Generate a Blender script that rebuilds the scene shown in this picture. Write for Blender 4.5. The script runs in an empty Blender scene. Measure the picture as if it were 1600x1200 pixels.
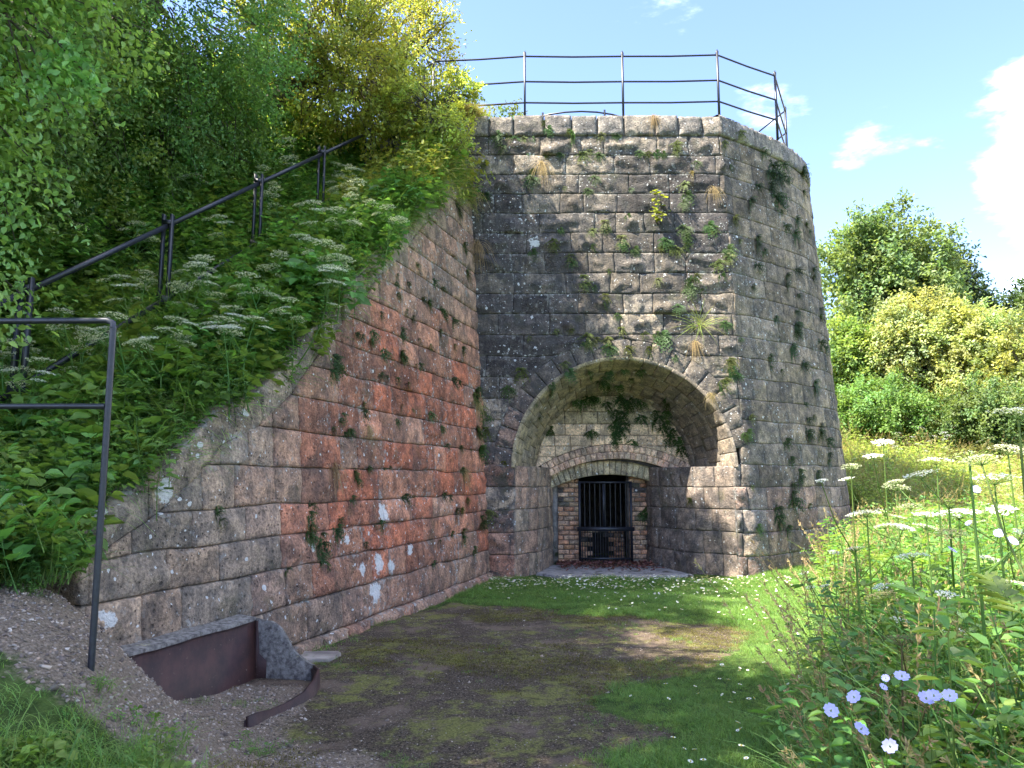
import bpy, math, random
import numpy as np
from mathutils import Vector, Matrix, Euler
from mathutils.bvhtree import BVHTree

SC = bpy.context.scene
COL = SC.collection
rad = math.radians
random.seed(7)
RNG = np.random.default_rng(11)

# ------------------------------------------------------------------ camera, sky, sun
PITCH = rad(7.1); EYE = 1.6; FPX = 1200.0
cam_d = bpy.data.cameras.new('camera'); cam = bpy.data.objects.new('camera', cam_d); COL.objects.link(cam)
cam.location = (0, 0, EYE); cam.rotation_euler = (rad(90) + PITCH, 0, 0)
cam_d.sensor_width = 36; cam_d.lens = 27.0; cam_d.clip_end = 2000; cam_d.clip_start = .05
SC.camera = cam
SUN_EL = rad(56)
SH = Vector((-.925, -.380)).normalized()
SUN = Vector((SH.x*math.cos(SUN_EL), SH.y*math.cos(SUN_EL), math.sin(SUN_EL)))
world = bpy.data.worlds.new('World'); SC.world = world; world.use_nodes = True
wn = world.node_tree; wn.nodes.clear()
def N(nt, t, **kw):
    n = nt.nodes.new(t)
    for k, v in kw.items():
        if k.startswith('i_'):
            n.inputs[k[2:].replace('_', ' ')].default_value = v
        else: setattr(n, k, v)
    return n
sky = N(wn, 'ShaderNodeTexSky'); sky.sky_type = 'NISHITA'; sky.sun_disc = False
sky.sun_elevation = SUN_EL; sky.sun_rotation = math.atan2(SUN.x, SUN.y) % (2*math.pi)
sky.altitude = 100; sky.air_density = 1.0; sky.dust_density = 0.4; sky.ozone_density = 2.6
bg = N(wn, 'ShaderNodeBackground'); out = N(wn, 'ShaderNodeOutputWorld')
tc = N(wn, 'ShaderNodeTexCoord')
mp = N(wn, 'ShaderNodeMapping'); mp.inputs['Scale'].default_value = (1.0, 1.0, 2.6)
mp.inputs['Location'].default_value = (8.8, 8.1, 6.6)
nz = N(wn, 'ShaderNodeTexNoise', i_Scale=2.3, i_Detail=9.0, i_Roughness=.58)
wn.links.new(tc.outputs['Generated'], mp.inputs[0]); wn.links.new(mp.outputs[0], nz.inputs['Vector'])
# more cloud low down at right; cloud out of view is added fill light
sx = N(wn, 'ShaderNodeSeparateXYZ'); wn.links.new(tc.outputs['Generated'], sx.inputs[0])
dt = N(wn, 'ShaderNodeVectorMath', operation='DOT_PRODUCT'); wn.links.new(tc.outputs['Generated'], dt.inputs[0])
dt.inputs[1].default_value = Vector((.70, .69, .22)).normalized()
mr = N(wn, 'ShaderNodeMapRange'); wn.links.new(dt.outputs['Value'], mr.inputs[0])
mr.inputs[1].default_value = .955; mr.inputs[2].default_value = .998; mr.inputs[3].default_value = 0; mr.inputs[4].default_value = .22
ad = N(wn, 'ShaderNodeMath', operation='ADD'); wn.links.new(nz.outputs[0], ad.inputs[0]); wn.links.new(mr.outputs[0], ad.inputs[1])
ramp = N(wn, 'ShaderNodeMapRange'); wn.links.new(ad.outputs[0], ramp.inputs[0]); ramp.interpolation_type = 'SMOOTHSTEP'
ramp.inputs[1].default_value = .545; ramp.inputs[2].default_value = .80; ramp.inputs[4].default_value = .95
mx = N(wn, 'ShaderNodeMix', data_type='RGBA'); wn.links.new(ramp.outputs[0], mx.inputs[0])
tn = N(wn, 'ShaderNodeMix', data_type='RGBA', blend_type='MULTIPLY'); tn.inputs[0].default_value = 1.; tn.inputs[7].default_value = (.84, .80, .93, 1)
wn.links.new(sky.outputs[0], tn.inputs[6]); wn.links.new(tn.outputs[2], mx.inputs[6]); mx.inputs[7].default_value = (25., 24.6, 24., 1)  # cloud colour raised so the unseen cloud brightens shaded parts
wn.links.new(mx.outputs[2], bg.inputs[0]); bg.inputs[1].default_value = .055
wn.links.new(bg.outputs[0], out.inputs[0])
sun_d = bpy.data.lights.new('sun', 'SUN'); sun_d.energy = 2.05; sun_d.angle = rad(.5); sun_d.color = (1, .94, .82)
sun = bpy.data.objects.new('sun', sun_d); COL.objects.link(sun)
sun.rotation_euler = SUN.to_track_quat('Z', 'Y').to_euler(); sun.location = (-20, -8, 30)
SC.view_settings.view_transform = 'Standard'; SC.view_settings.look = 'None'
SC.view_settings.gamma = 1; SC.view_settings.use_curve_mapping = False
SC.view_settings.exposure = 3.42
SC.cycles.max_bounces = 5; SC.cycles.diffuse_bounces = 3; SC.cycles.transmission_bounces = 3; SC.cycles.transparent_max_bounces = 4

# ------------------------------------------------------------------ helpers
def ray(u, v):
    x = (u - 800)/FPX; y = (600 - v)/FPX
    return Vector((x, math.cos(PITCH) - y*math.sin(PITCH), y*math.cos(PITCH) + math.sin(PITCH)))
def at_t(u, v, t): return Vector((0, 0, EYE)) + ray(u, v)*t
def project(p):
    d = Vector(p) - Vector((0, 0, EYE))
    f = d.y*math.cos(PITCH) + d.z*math.sin(PITCH); up = -d.y*math.sin(PITCH) + d.z*math.cos(PITCH)
    return 800 + FPX*d.x/f, 600 - FPX*up/f, f
def tag(o, label=None, cat=None, group=None, kind=None):
    if label: o['label'] = label
    if cat: o['category'] = cat
    if group: o['group'] = group
    if kind: o['kind'] = kind
    return o
def empty(name, loc, label=None, cat=None, group=None, rot=(0, 0, 0)):
    o = bpy.data.objects.new(name, None); COL.objects.link(o); o.location = loc; o.rotation_euler = rot
    o.empty_display_size = .1
    return tag(o, label, cat, group)
def link(name, me, mat=None, parent=None, loc=(0, 0, 0), world_loc=None):
    o = bpy.data.objects.new(name, me); COL.objects.link(o)
    if parent is not None:
        o.parent = parent
    o.location = loc
    if mat is not None and not me.materials: me.materials.append(mat)
    return o
def np_mesh(name, V, F, tint=None, smooth=False):
    """F: list of (m,k) int arrays (any k)"""
    me = bpy.data.meshes.new(name)
    V = np.asarray(V, dtype=np.float32).reshape(-1, 3)
    if not isinstance(F, list): F = [F]
    F = [np.asarray(f, dtype=np.int32) for f in F if len(f)]
    me.vertices.add(len(V)); me.vertices.foreach_set('co', V.ravel())
    loops = np.concatenate([f.ravel() for f in F]); sizes = np.concatenate([np.full(len(f), f.shape[1], dtype=np.int32) for f in F])
    me.loops.add(len(loops)); me.loops.foreach_set('vertex_index', loops)
    me.polygons.add(len(sizes)); st = np.concatenate([[0], np.cumsum(sizes)[:-1]]).astype(np.int32)
    me.polygons.foreach_set('loop_start', st)
    if smooth: me.polygons.foreach_set('use_smooth', np.ones(len(sizes), dtype=bool))
    if tint is not None:
        tint = np.asarray(tint, dtype=np.float32)
        if tint.ndim == 1: tint = np.tile(tint, (len(V), 1))
        if tint.shape[1] == 3: tint = np.hstack([tint, np.ones((len(tint), 1), dtype=np.float32)])
        a = me.attributes.new('tint', 'FLOAT_COLOR', 'POINT'); a.data.foreach_set('color', tint.ravel())
    me.update(calc_edges=True); me.validate()
    return me

# lattice noise in numpy
_L = np.random.default_rng(5).random((32, 32, 32)).astype(np.float32)
def vnoise(x, y, z=0.0):
    x = np.asarray(x, dtype=float); y = np.asarray(y, dtype=float); z = np.asarray(z, dtype=float) + np.zeros_like(x)
    xi = np.floor(x).astype(int); yi = np.floor(y).astype(int); zi = np.floor(z).astype(int)
    fx = x - xi; fy = y - yi; fz = z - zi
    fx = fx*fx*(3 - 2*fx); fy = fy*fy*(3 - 2*fy); fz = fz*fz*(3 - 2*fz)
    def g(a, b, c): return _L[(xi + a) & 31, (yi + b) & 31, (zi + c) & 31]
    r = 0
    for a in (0, 1):
        for b in (0, 1):
            for c in (0, 1):
                r = r + g(a, b, c)*(fx if a else 1 - fx)*(fy if b else 1 - fy)*(fz if c else 1 - fz)
    return r*2 - 1
def fbm(x, y, z=0.0, o=4, g=.5):
    r = 0; a = 1
    for k in range(o):
        r = r + a*vnoise(np.asarray(x)*2**k + 7.3*k, np.asarray(y)*2**k + 3.1*k, np.asarray(z)*2**k); a *= g
    return r
def sstep(x, a, b):
    t = np.clip((np.asarray(x, dtype=float) - a)/(b - a), 0, 1); return t*t*(3 - 2*t)

class MB:
    def __init__(s): s.V = []; s.F = {}; s.T = []; s.n = 0
    def add(s, V, F, tint=(.5, .5, .5)):
        V = np.asarray(V, dtype=np.float32).reshape(-1, 3); F = np.asarray(F, dtype=np.int32)
        s.V.append(V); s.F.setdefault(F.shape[1], []).append(F + s.n)
        t = np.asarray(tint, dtype=np.float32)
        if t.ndim == 1: t = np.tile(t[:3], (len(V), 1))
        s.T.append(t[:, :3]); s.n += len(V)
    def box(s, c, size, tint=(.5, .5, .5), rot=None):
        c = np.array(c, dtype=float); h = np.array(size, dtype=float)/2
        V = np.array([[x, y, z] for x in (-1, 1) for y in (-1, 1) for z in (-1, 1)])*h
        if rot is not None: V = V @ np.array(rot.to_matrix()).T
        s.add(V + c, [[0, 1, 3, 2], [4, 6, 7, 5], [0, 4, 5, 1], [2, 3, 7, 6], [0, 2, 6, 4], [1, 5, 7, 3]], tint)
    def tube(s, P, R, n=6, tint=(.5, .5, .5), cap=True):
        P = np.asarray(P, dtype=float); R = np.zeros(len(P)) + np.asarray(R, dtype=float)
        Tn = np.gradient(P, axis=0); Tn /= np.linalg.norm(Tn, axis=1)[:, None] + 1e-9
        ref = np.array([0, 0, 1.]) if abs(Tn[:, 2].mean()) < .9 else np.array([1., 0, 0])
        A = np.cross(Tn, ref); A /= np.linalg.norm(A, axis=1)[:, None] + 1e-9; B = np.cross(Tn, A)
        ang = np.arange(n)*2*np.pi/n + np.pi/n
        V = P[:, None] + R[:, None, None]*(A[:, None]*np.cos(ang)[None, :, None] + B[:, None]*np.sin(ang)[None, :, None])
        i = np.arange(len(P) - 1)[:, None]*n; j = np.arange(n)[None]; k = (j + 1) % n
        F = np.stack([i + j, i + k, i + n + k, i + n + j], -1).reshape(-1, 4)
        tt = np.asarray(tint, dtype=float)
        if tt.ndim == 2: tt = np.repeat(tt, n, 0)
        s.add(V.reshape(-1, 3), F, tt)
        if cap:
            s.add(V[0], [list(range(n))], tint if tt.ndim == 1 else tt[:n]); s.add(V[-1], [list(range(n))[::-1]], tint if tt.ndim == 1 else tt[-n:])
    def ribbon(s, P, W, side, tint=(.1, .2, .05)):
        P = np.asarray(P, dtype=float); W = np.zeros(len(P)) + np.asarray(W, dtype=float); side = np.asarray(side, dtype=float)
        if side.ndim == 1: side = np.tile(side, (len(P), 1))
        V = np.empty((2*len(P), 3)); V[0::2] = P - side*W[:, None]/2; V[1::2] = P + side*W[:, None]/2
        i = np.arange(len(P) - 1)*2
        F = np.stack([i, i + 1, i + 3, i + 2], -1)
        tt = np.asarray(tint, dtype=float)
        if tt.ndim == 2: tt = np.repeat(tt, 2, 0)
        s.add(V, F, tt)
    def leaves(s, P, D, U, L, W, tint, fold=.25):
        """many leaves at once: base P, direction D, up U, length L, width W"""
        n = len(P); P = np.asarray(P, float); D = np.asarray(D, float); U = np.asarray(U, float)
        D = D/(np.linalg.norm(D, axis=1)[:, None] + 1e-9); S = np.cross(D, U); S /= np.linalg.norm(S, axis=1)[:, None] + 1e-9
        U = np.cross(S, D); L = (np.zeros(n) + L)[:, None]; W = (np.zeros(n) + W)[:, None]
        V = np.empty((n, 6, 3))
        V[:, 0] = P; V[:, 3] = P + D*L - U*L*.12
        up = U*W*fold
        V[:, 1] = P + D*L*.30 - S*W*.5 + up; V[:, 2] = P + D*L*.68 - S*W*.38 + up*.8
        V[:, 5] = P + D*L*.30 + S*W*.5 + up; V[:, 4] = P + D*L*.68 + S*W*.38 + up*.8
        b = np.arange(n)[:, None]*6
        F = np.concatenate([b + np.array([[0, 1, 2, 3]]), b + np.array([[0, 3, 4, 5]])])
        t = np.asarray(tint, float)
        t = np.tile(t, (n*6, 1)) if t.ndim == 1 else np.repeat(t, 6, 0)
        s.add(V.reshape(-1, 3), F, t)
    def mesh(s, name, smooth=False):
        return np_mesh(name, np.concatenate(s.V), [np.concatenate(f) for f in s.F.values()], np.concatenate(s.T), smooth)
    def build(s, name, mat, parent=None, smooth=False, loc=(0, 0, 0)):
        return link(name, s.mesh(name, smooth), mat, parent, loc)

def unit(n, rng=RNG):
    v = rng.normal(size=(n, 3)); return v/np.linalg.norm(v, axis=1)[:, None]

# ------------------------------------------------------------------ materials
def new_mat(name):
    m = bpy.data.materials.new(name); m.use_nodes = True; nt = m.node_tree
    nt.nodes.clear(); o = N(nt, 'ShaderNodeOutputMaterial'); return m, nt, o
def nmix(nt, f, a, b, mode='MIX'):
    n = N(nt, 'ShaderNodeMix', data_type='RGBA', blend_type=mode)
    for idx, x in ((0, f), (6, a), (7, b)):
        if isinstance(x, (int, float)): n.inputs[idx].default_value = x
        elif isinstance(x, tuple): n.inputs[idx].default_value = (*x, 1)[:4]
        else: nt.links.new(x, n.inputs[idx])
    return n.outputs[2]
def nmap(nt, x, a, b, c=0., d=1., smooth=True):
    n = N(nt, 'ShaderNodeMapRange')
    if smooth: n.interpolation_type = 'SMOOTHSTEP'
    nt.links.new(x, n.inputs[0])
    for i, v in zip((1, 2, 3, 4), (a, b, c, d)): n.inputs[i].default_value = v
    return n.outputs[0]
def nmath(nt, op, a, b=None, c=None):
    n = N(nt, 'ShaderNodeMath', operation=op)
    for i, x in enumerate((a, b, c)):
        if x is None: continue
        if isinstance(x, (int, float)): n.inputs[i].default_value = x
        else: nt.links.new(x, n.inputs[i])
    return n.outputs[0]
def nnoise(nt, vec, scale, detail=4., rough=.55, dist=0.):
    n = N(nt, 'ShaderNodeTexNoise', i_Scale=scale, i_Detail=detail, i_Roughness=rough, i_Distortion=dist)
    nt.links.new(vec, n.inputs['Vector']); return n.outputs[0]
def nvor(nt, vec, scale, feature='F1', rnd=1.):
    n = N(nt, 'ShaderNodeTexVoronoi', feature=feature, i_Scale=scale, i_Randomness=rnd)
    nt.links.new(vec, n.inputs['Vector']); return n
def nbump(nt, h, strength, dist, prev=None):
    n = N(nt, 'ShaderNodeBump', i_Strength=strength, i_Distance=dist); nt.links.new(h, n.inputs['Height'])
    if prev is not None: nt.links.new(prev, n.inputs['Normal'])
    return n.outputs[0]

SPOTS = []     # (point, radius) of the big white lichens, filled before stone_mat is called
def stone_mat(name, lichen=.5, stain=.5, moss=.3, spots=(), grain=1., wet=False):
    m, nt, o = new_mat(name)
    g = N(nt, 'ShaderNodeNewGeometry'); P = g.outputs['Position']
    at = N(nt, 'ShaderNodeAttribute', attribute_name='tint'); col = at.outputs['Color']
    big = nnoise(nt, P, 1.1, 3); mid = nnoise(nt, P, 6., 4, .6); fine = nnoise(nt, P, 38., 4, .65); vf = nnoise(nt, P, 150., 3, .7)
    # value and hue mottling
    edge = nmath(nt, 'SUBTRACT', 1., at.outputs['Alpha'])
    midc = nmap(nt, mid, .34, .66)
    col = nmix(nt, .80, col, nmix(nt, midc, (.52, .53, .56), (1.50, 1.42, 1.32)), 'MULTIPLY')
    col = nmix(nt, .7, col, nmix(nt, nmap(nt, fine, .32, .68), (.50, .50, .52), (1.48, 1.46, 1.42)), 'MULTIPLY')
    col = nmix(nt, .28, col, nmix(nt, vf, (.4, .4, .4), (1.6, 1.6, 1.6)), 'MULTIPLY')
    # soot and algae stains
    st = nmap(nt, nmath(nt, 'ADD', nnoise(nt, P, 2.6, 6, .68, .5), nmath(nt, 'MULTIPLY', edge, .05)), .50, .60)
    mpv = N(nt, 'ShaderNodeMapping'); nt.links.new(P, mpv.inputs[0]); mpv.inputs['Scale'].default_value = (5., 5., .7)
    streak = nmap(nt, nnoise(nt, mpv.outputs[0], 1.2, 5, .6), .52, .66)
    st = nmath(nt, 'MULTIPLY', nmath(nt, 'MAXIMUM', st, streak), stain)
    col = nmix(nt, st, col, nmix(nt, fine, (.030, .028, .028), (.105, .097, .09)))
    # dark pits
    pits = nvor(nt, P, 26.); pm = nmap(nt, pits.outputs['Distance'], .10, .30, 1., 0.)
    pm = nmath(nt, 'MULTIPLY', pm, nmap(nt, nnoise(nt, P, 4., 2), .47, .58))
    pit2 = nvor(nt, P, 13.); pm2 = nmath(nt, 'MULTIPLY', nmap(nt, pit2.outputs['Distance'], .12, .24, 1., 0.), nmap(nt, nnoise(nt, P, 3.1, 2), .52, .60)); pm = nmath(nt, 'MAXIMUM', pm, pm2)
    col = nmix(nt, nmath(nt, 'MULTIPLY', pm, .62), col, (.03, .027, .025))
    # pale crust of grey lichen
    cr = nmap(nt, nmath(nt, 'ADD', nnoise(nt, P, 13., 6, .74), nmath(nt, 'MULTIPLY', edge, .085)), .56, .64); cr = nmath(nt, 'MULTIPLY', cr, nmap(nt, big, .42, .62, .1, 1.))
    col = nmix(nt, nmath(nt, 'MULTIPLY', cr, .75*lichen), col, nmix(nt, vf, (.20, .20, .18), (.50, .49, .44)))
    # moss film
    ms = nmap(nt, nnoise(nt, P, 2.6, 7, .66), .55, .70)
    col = nmix(nt, nmath(nt, 'MULTIPLY', ms, moss), col, nmix(nt, fine, (.035, .04, .012), (.12, .12, .04)))
    # white lichen discs of several sizes
    wob = N(nt, 'ShaderNodeVectorMath', operation='ADD'); nt.links.new(P, wob.inputs[0])
    wsc = N(nt, 'ShaderNodeVectorMath', operation='SCALE'); nn = N(nt, 'ShaderNodeTexNoise', i_Scale=22., i_Detail=3.)
    nt.links.new(P, nn.inputs['Vector']); nt.links.new(nn.outputs['Color'], wsc.inputs[0]); wsc.inputs['Scale'].default_value = .05
    nt.links.new(wsc.outputs[0], wob.inputs[1]); WP = wob.outputs[0]
    tot = None
    for sc, r, thr in ((5.2, .16, .63), (11., .22, .52), (24., .25, .54)):
        v = nvor(nt, WP, sc)
        sep = N(nt, 'ShaderNodeSeparateColor'); nt.links.new(v.outputs['Color'], sep.inputs[0])
        gate = nmath(nt, 'GREATER_THAN', nmath(nt, 'ADD', nmath(nt, 'MULTIPLY', big, .55), nmath(nt, 'MULTIPLY', sep.outputs[0], .45)), thr + .13 - .13*lichen)
        radv = nmath(nt, 'MULTIPLY', sep.outputs[1], r)
        d = nmath(nt, 'LESS_THAN', v.outputs['Distance'], radv)
        d = nmath(nt, 'MULTIPLY', d, gate)
        tot = d if tot is None else nmath(nt, 'MAXIMUM', tot, d)
    spn = nmath(nt, 'MULTIPLY', nmath(nt, 'SUBTRACT', nnoise(nt, P, 14., 6, .72), .5), 3.2)
    for c, r in spots:
        d = N(nt, 'ShaderNodeVectorMath', operation='DISTANCE'); nt.links.new(P, d.inputs[0]); d.inputs[1].default_value = c
        q = nmath(nt, 'ADD', nmath(nt, 'DIVIDE', d.outputs['Value'], r), spn)
        tot = nmath(nt, 'MAXIMUM', tot, nmap(nt, q, .90, 1.08, 1., 0.))
    col = nmix(nt, nmath(nt, 'MULTIPLY', tot, .80), col, nmix(nt, fine, (.50, .51, .48), (.84, .84, .80)))
    b = N(nt, 'ShaderNodeBsdfPrincipled'); nt.links.new(col, b.inputs['Base Color'])
    b.inputs['Roughness'].default_value = .35 if wet else .9; b.inputs['Specular IOR Level'].default_value = .25
    h = nmath(nt, 'ADD', nmath(nt, 'MULTIPLY', mid, .9), nmath(nt, 'MULTIPLY', fine, .55))
    h = nmath(nt, 'SUBTRACT', h, nmath(nt, 'MULTIPLY', pm, .35))
    nb = nbump(nt, h, .9*grain, .035); nb = nbump(nt, vf, .5*grain, .006, nb)
    nt.links.new(nb, b.inputs['Normal']); nt.links.new(b.outputs[0], o.inputs[0])
    return m

def plant_mat(name, trans=.35, rough=.5, var=.25, spec=.3, hue=.02, mot=.8):
    m, nt, o = new_mat(name)
    at = N(nt, 'ShaderNodeAttribute', attribute_name='tint'); oi = N(nt, 'ShaderNodeObjectInfo')
    g = N(nt, 'ShaderNodeNewGeometry')
    hs = N(nt, 'ShaderNodeHueSaturation'); nt.links.new(at.outputs['Color'], hs.inputs['Color'])
    nt.links.new(nmap(nt, oi.outputs['Random'], 0, 1, .5 - hue, .5 + hue, False), hs.inputs['Hue'])
    nt.links.new(nmath(nt, 'ADD', nmath(nt, 'MULTIPLY', oi.outputs['Random'], var), 1 - var/2), hs.inputs['Value'])
    nz = nnoise(nt, g.outputs['Position'], 2.5, 3)
    col = nmix(nt, mot, hs.outputs[0], nmix(nt, nz, (.62, .66, .7), (1.4, 1.34, 1.2)), 'MULTIPLY')
    b = N(nt, 'ShaderNodeBsdfPrincipled'); nt.links.new(col, b.inputs['Base Color'])
    b.inputs['Roughness'].default_value = rough; b.inputs['Specular IOR Level'].default_value = spec
    t = N(nt, 'ShaderNodeBsdfTranslucent'); nt.links.new(nmix(nt, 1., col, (1.5, 1.5, .8), 'MULTIPLY'), t.inputs[0])
    ms = N(nt, 'ShaderNodeMixShader'); ms.inputs[0].default_value = trans
    nt.links.new(b.outputs[0], ms.inputs[1]); nt.links.new(t.outputs[0], ms.inputs[2]); nt.links.new(ms.outputs[0], o.inputs[0])
    return m

def simple_mat(name, c0, c1, scale=20., rough=.7, metal=0., bump=.3, dist=.004, spots=None, spec=.4):
    m, nt, o = new_mat(name); g = N(nt, 'ShaderNodeNewGeometry'); P = g.outputs['Position']
    n1 = nnoise(nt, P, scale, 6, .65); col = nmix(nt, nmap(nt, n1, .3, .7), c0, c1)
    if spots:
        col = nmix(nt, nmap(nt, nnoise(nt, P, spots[1], 6, .7), spots[2], spots[2] + .06), col, spots[0])
    b = N(nt, 'ShaderNodeBsdfPrincipled'); nt.links.new(col, b.inputs['Base Color'])
    b.inputs['Roughness'].default_value = rough; b.inputs['Metallic'].default_value = metal; b.inputs['Specular IOR Level'].default_value = spec
    nt.links.new(nbump(nt, nnoise(nt, P, scale*2.2, 5, .7), bump, dist), b.inputs['Normal']); nt.links.new(b.outputs[0], o.inputs[0])
    return m

M = {}
M['leaf'] = plant_mat('leaf_green', .42)
M['dry'] = plant_mat('dry_grass', .3, .7, .2, .15)
M['petal'] = plant_mat('petal', .22, .6, .1, .2, .005, .15)
M['bark'] = simple_mat('bark', (.05, .04, .03), (.16, .13, .10), 14., .9, 0, .8, .02)
M['iron_black'] = simple_mat('black_painted_iron', (.006, .007, .011), (.018, .021, .030), 30., .45, 0, .25, .002, ((.09, .05, .03), 8., .66), .6)
M['rust'] = simple_mat('rusty_iron', (.022, .010, .009), (.060, .024, .019), 5., .6, 0, .6, .008, ((.17, .12, .09), 26., .64), .4)
M['rust_grey'] = simple_mat('weathered_iron_with_lichen', (.07, .060, .054), (.26, .24, .21), 26., .9, 0, .8, .010, ((.42, .37, .14), 4., .60))
M['mortar'] = simple_mat('lime_mortar', (.10, .09, .08), (.30, .28, .25), 10., .95, 0, .8, .02, ((.04, .05, .02), 3., .55))
M['concrete'] = simple_mat('concrete', (.22, .20, .18), (.42, .39, .35), 12., .9, 0, .5, .01, ((.08, .07, .05), 4., .55))
M['dark'] = simple_mat('dark_masonry', (.02, .018, .016), (.07, .06, .05), 6., .95, 0, .8, .03)  # very dark masonry colour for the chamber and above its opening
M['gravel'] = simple_mat('gravel_stone', (.16, .13, .11), (.42, .37, .31), 3., .9, 0, .4, .004)
M['deadleaf'] = plant_mat('dead_leaf', .2, .8, .4, .1)

# ------------------------------------------------------------------ terrain
def ground_h(x, y):
    x = np.asarray(x, float); y = np.asarray(y, float)
    e = -x - 1.35 + .5*(4.7 - y)
    mound = 1.0*sstep(e, 0, 1.6)*(.30 + .70*sstep(y, 2.0, 3.9))*(1 - .75*sstep(y, 4.5, 5.6))*(1 - sstep(y, 5.4, 7.0))
    mound = mound*sstep(y, -3, 1.0)
    near = .045*fbm(x*.9, y*.9, 2.2, 3)*sstep(np.abs(x) + np.abs(y - 6), 0, 5)
    rise = np.clip(y - 14.2, 0, 34)*.255*sstep(x, 2, 7.5)
    rise = rise + .0*x
    right = .10*sstep(x, 2.5, 5)*sstep(y, 9, 13)
    bumps = .35*fbm(x*.12, y*.12, .7, 3)*sstep(y, 17, 26)
    micro = .012*fbm(x*3.1, y*3.1, 5.5, 3)
    return mound + near + rise + right + bumps + micro
DIRT = np.array([(470, 1025), (560, 990), (640, 955), (715, 937), (830, 950), (960, 962), (1080, 966), (1160, 974), (1178, 985), (1160, 1010), (1125, 1043),
                 (1050, 1068), (985, 1076), (945, 1088), (955, 1105), (1005, 1128), (1052, 1150), (1010, 1172), (960, 1190), (930, 1300), (860, 1500),
                 (300, 1500), (330, 1300), (300, 1190), (300, 1140), (250, 1110), (180, 1040), (300, 1000)], float)
def to_ground(u, v):
    r = ray(u, v); t = -EYE/r.z; return (r.x*t, r.y*t)
DP = np.array([to_ground(*p) for p in DIRT])
def inside(poly, x, y):
    x = np.asarray(x, float); y = np.asarray(y, float); r = np.zeros(x.shape, bool); n = len(poly); j = n - 1
    for i in range(n):
        xi, yi = poly[i]; xj, yj = poly[j]
        c = ((yi > y) != (yj > y)) & (x < (xj - xi)*(y - yi)/(yj - yi + 1e-12) + xi)
        r ^= c; j = i
    return r
def dist_poly(poly, x, y):
    d = np.full(np.shape(x), 1e9); n = len(poly)
    for i in range(n):
        a = poly[i]; b = poly[(i + 1) % n]; ab = b - a; L = ab @ ab
        t = np.clip(((x - a[0])*ab[0] + (y - a[1])*ab[1])/L, 0, 1)
        d = np.minimum(d, np.hypot(x - a[0] - t*ab[0], y - a[1] - t*ab[1]))
    return d
def dirt_mask(x, y):
    """positive inside the bare patch; metres, wobbled"""
    s = np.where(inside(DP, x, y), 1, -1)*dist_poly(DP, x, y)
    s = s + .16*fbm(np.asarray(x)*2.1, np.asarray(y)*2.1, 1.3, 4)
    return s
def gravel_mask(x, y):
    """the gravelly mound and the stones below it on the left"""
    x = np.asarray(x, float); y = np.asarray(y, float)
    a = sstep(-x, .95, 1.7)*sstep(y, 3.05 - .0*x, 3.6)*(1 - sstep(y, 5.6, 6.6))
    b = np.exp(-(((x + 1.2)/.9)**2 + ((y - 4.3)/.55)**2)*1.3)
    g = np.maximum(a, b) + .35*fbm(x*2.3, y*2.3, 9.1, 3) - .1
    return np.clip(g, 0, 1)

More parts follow.
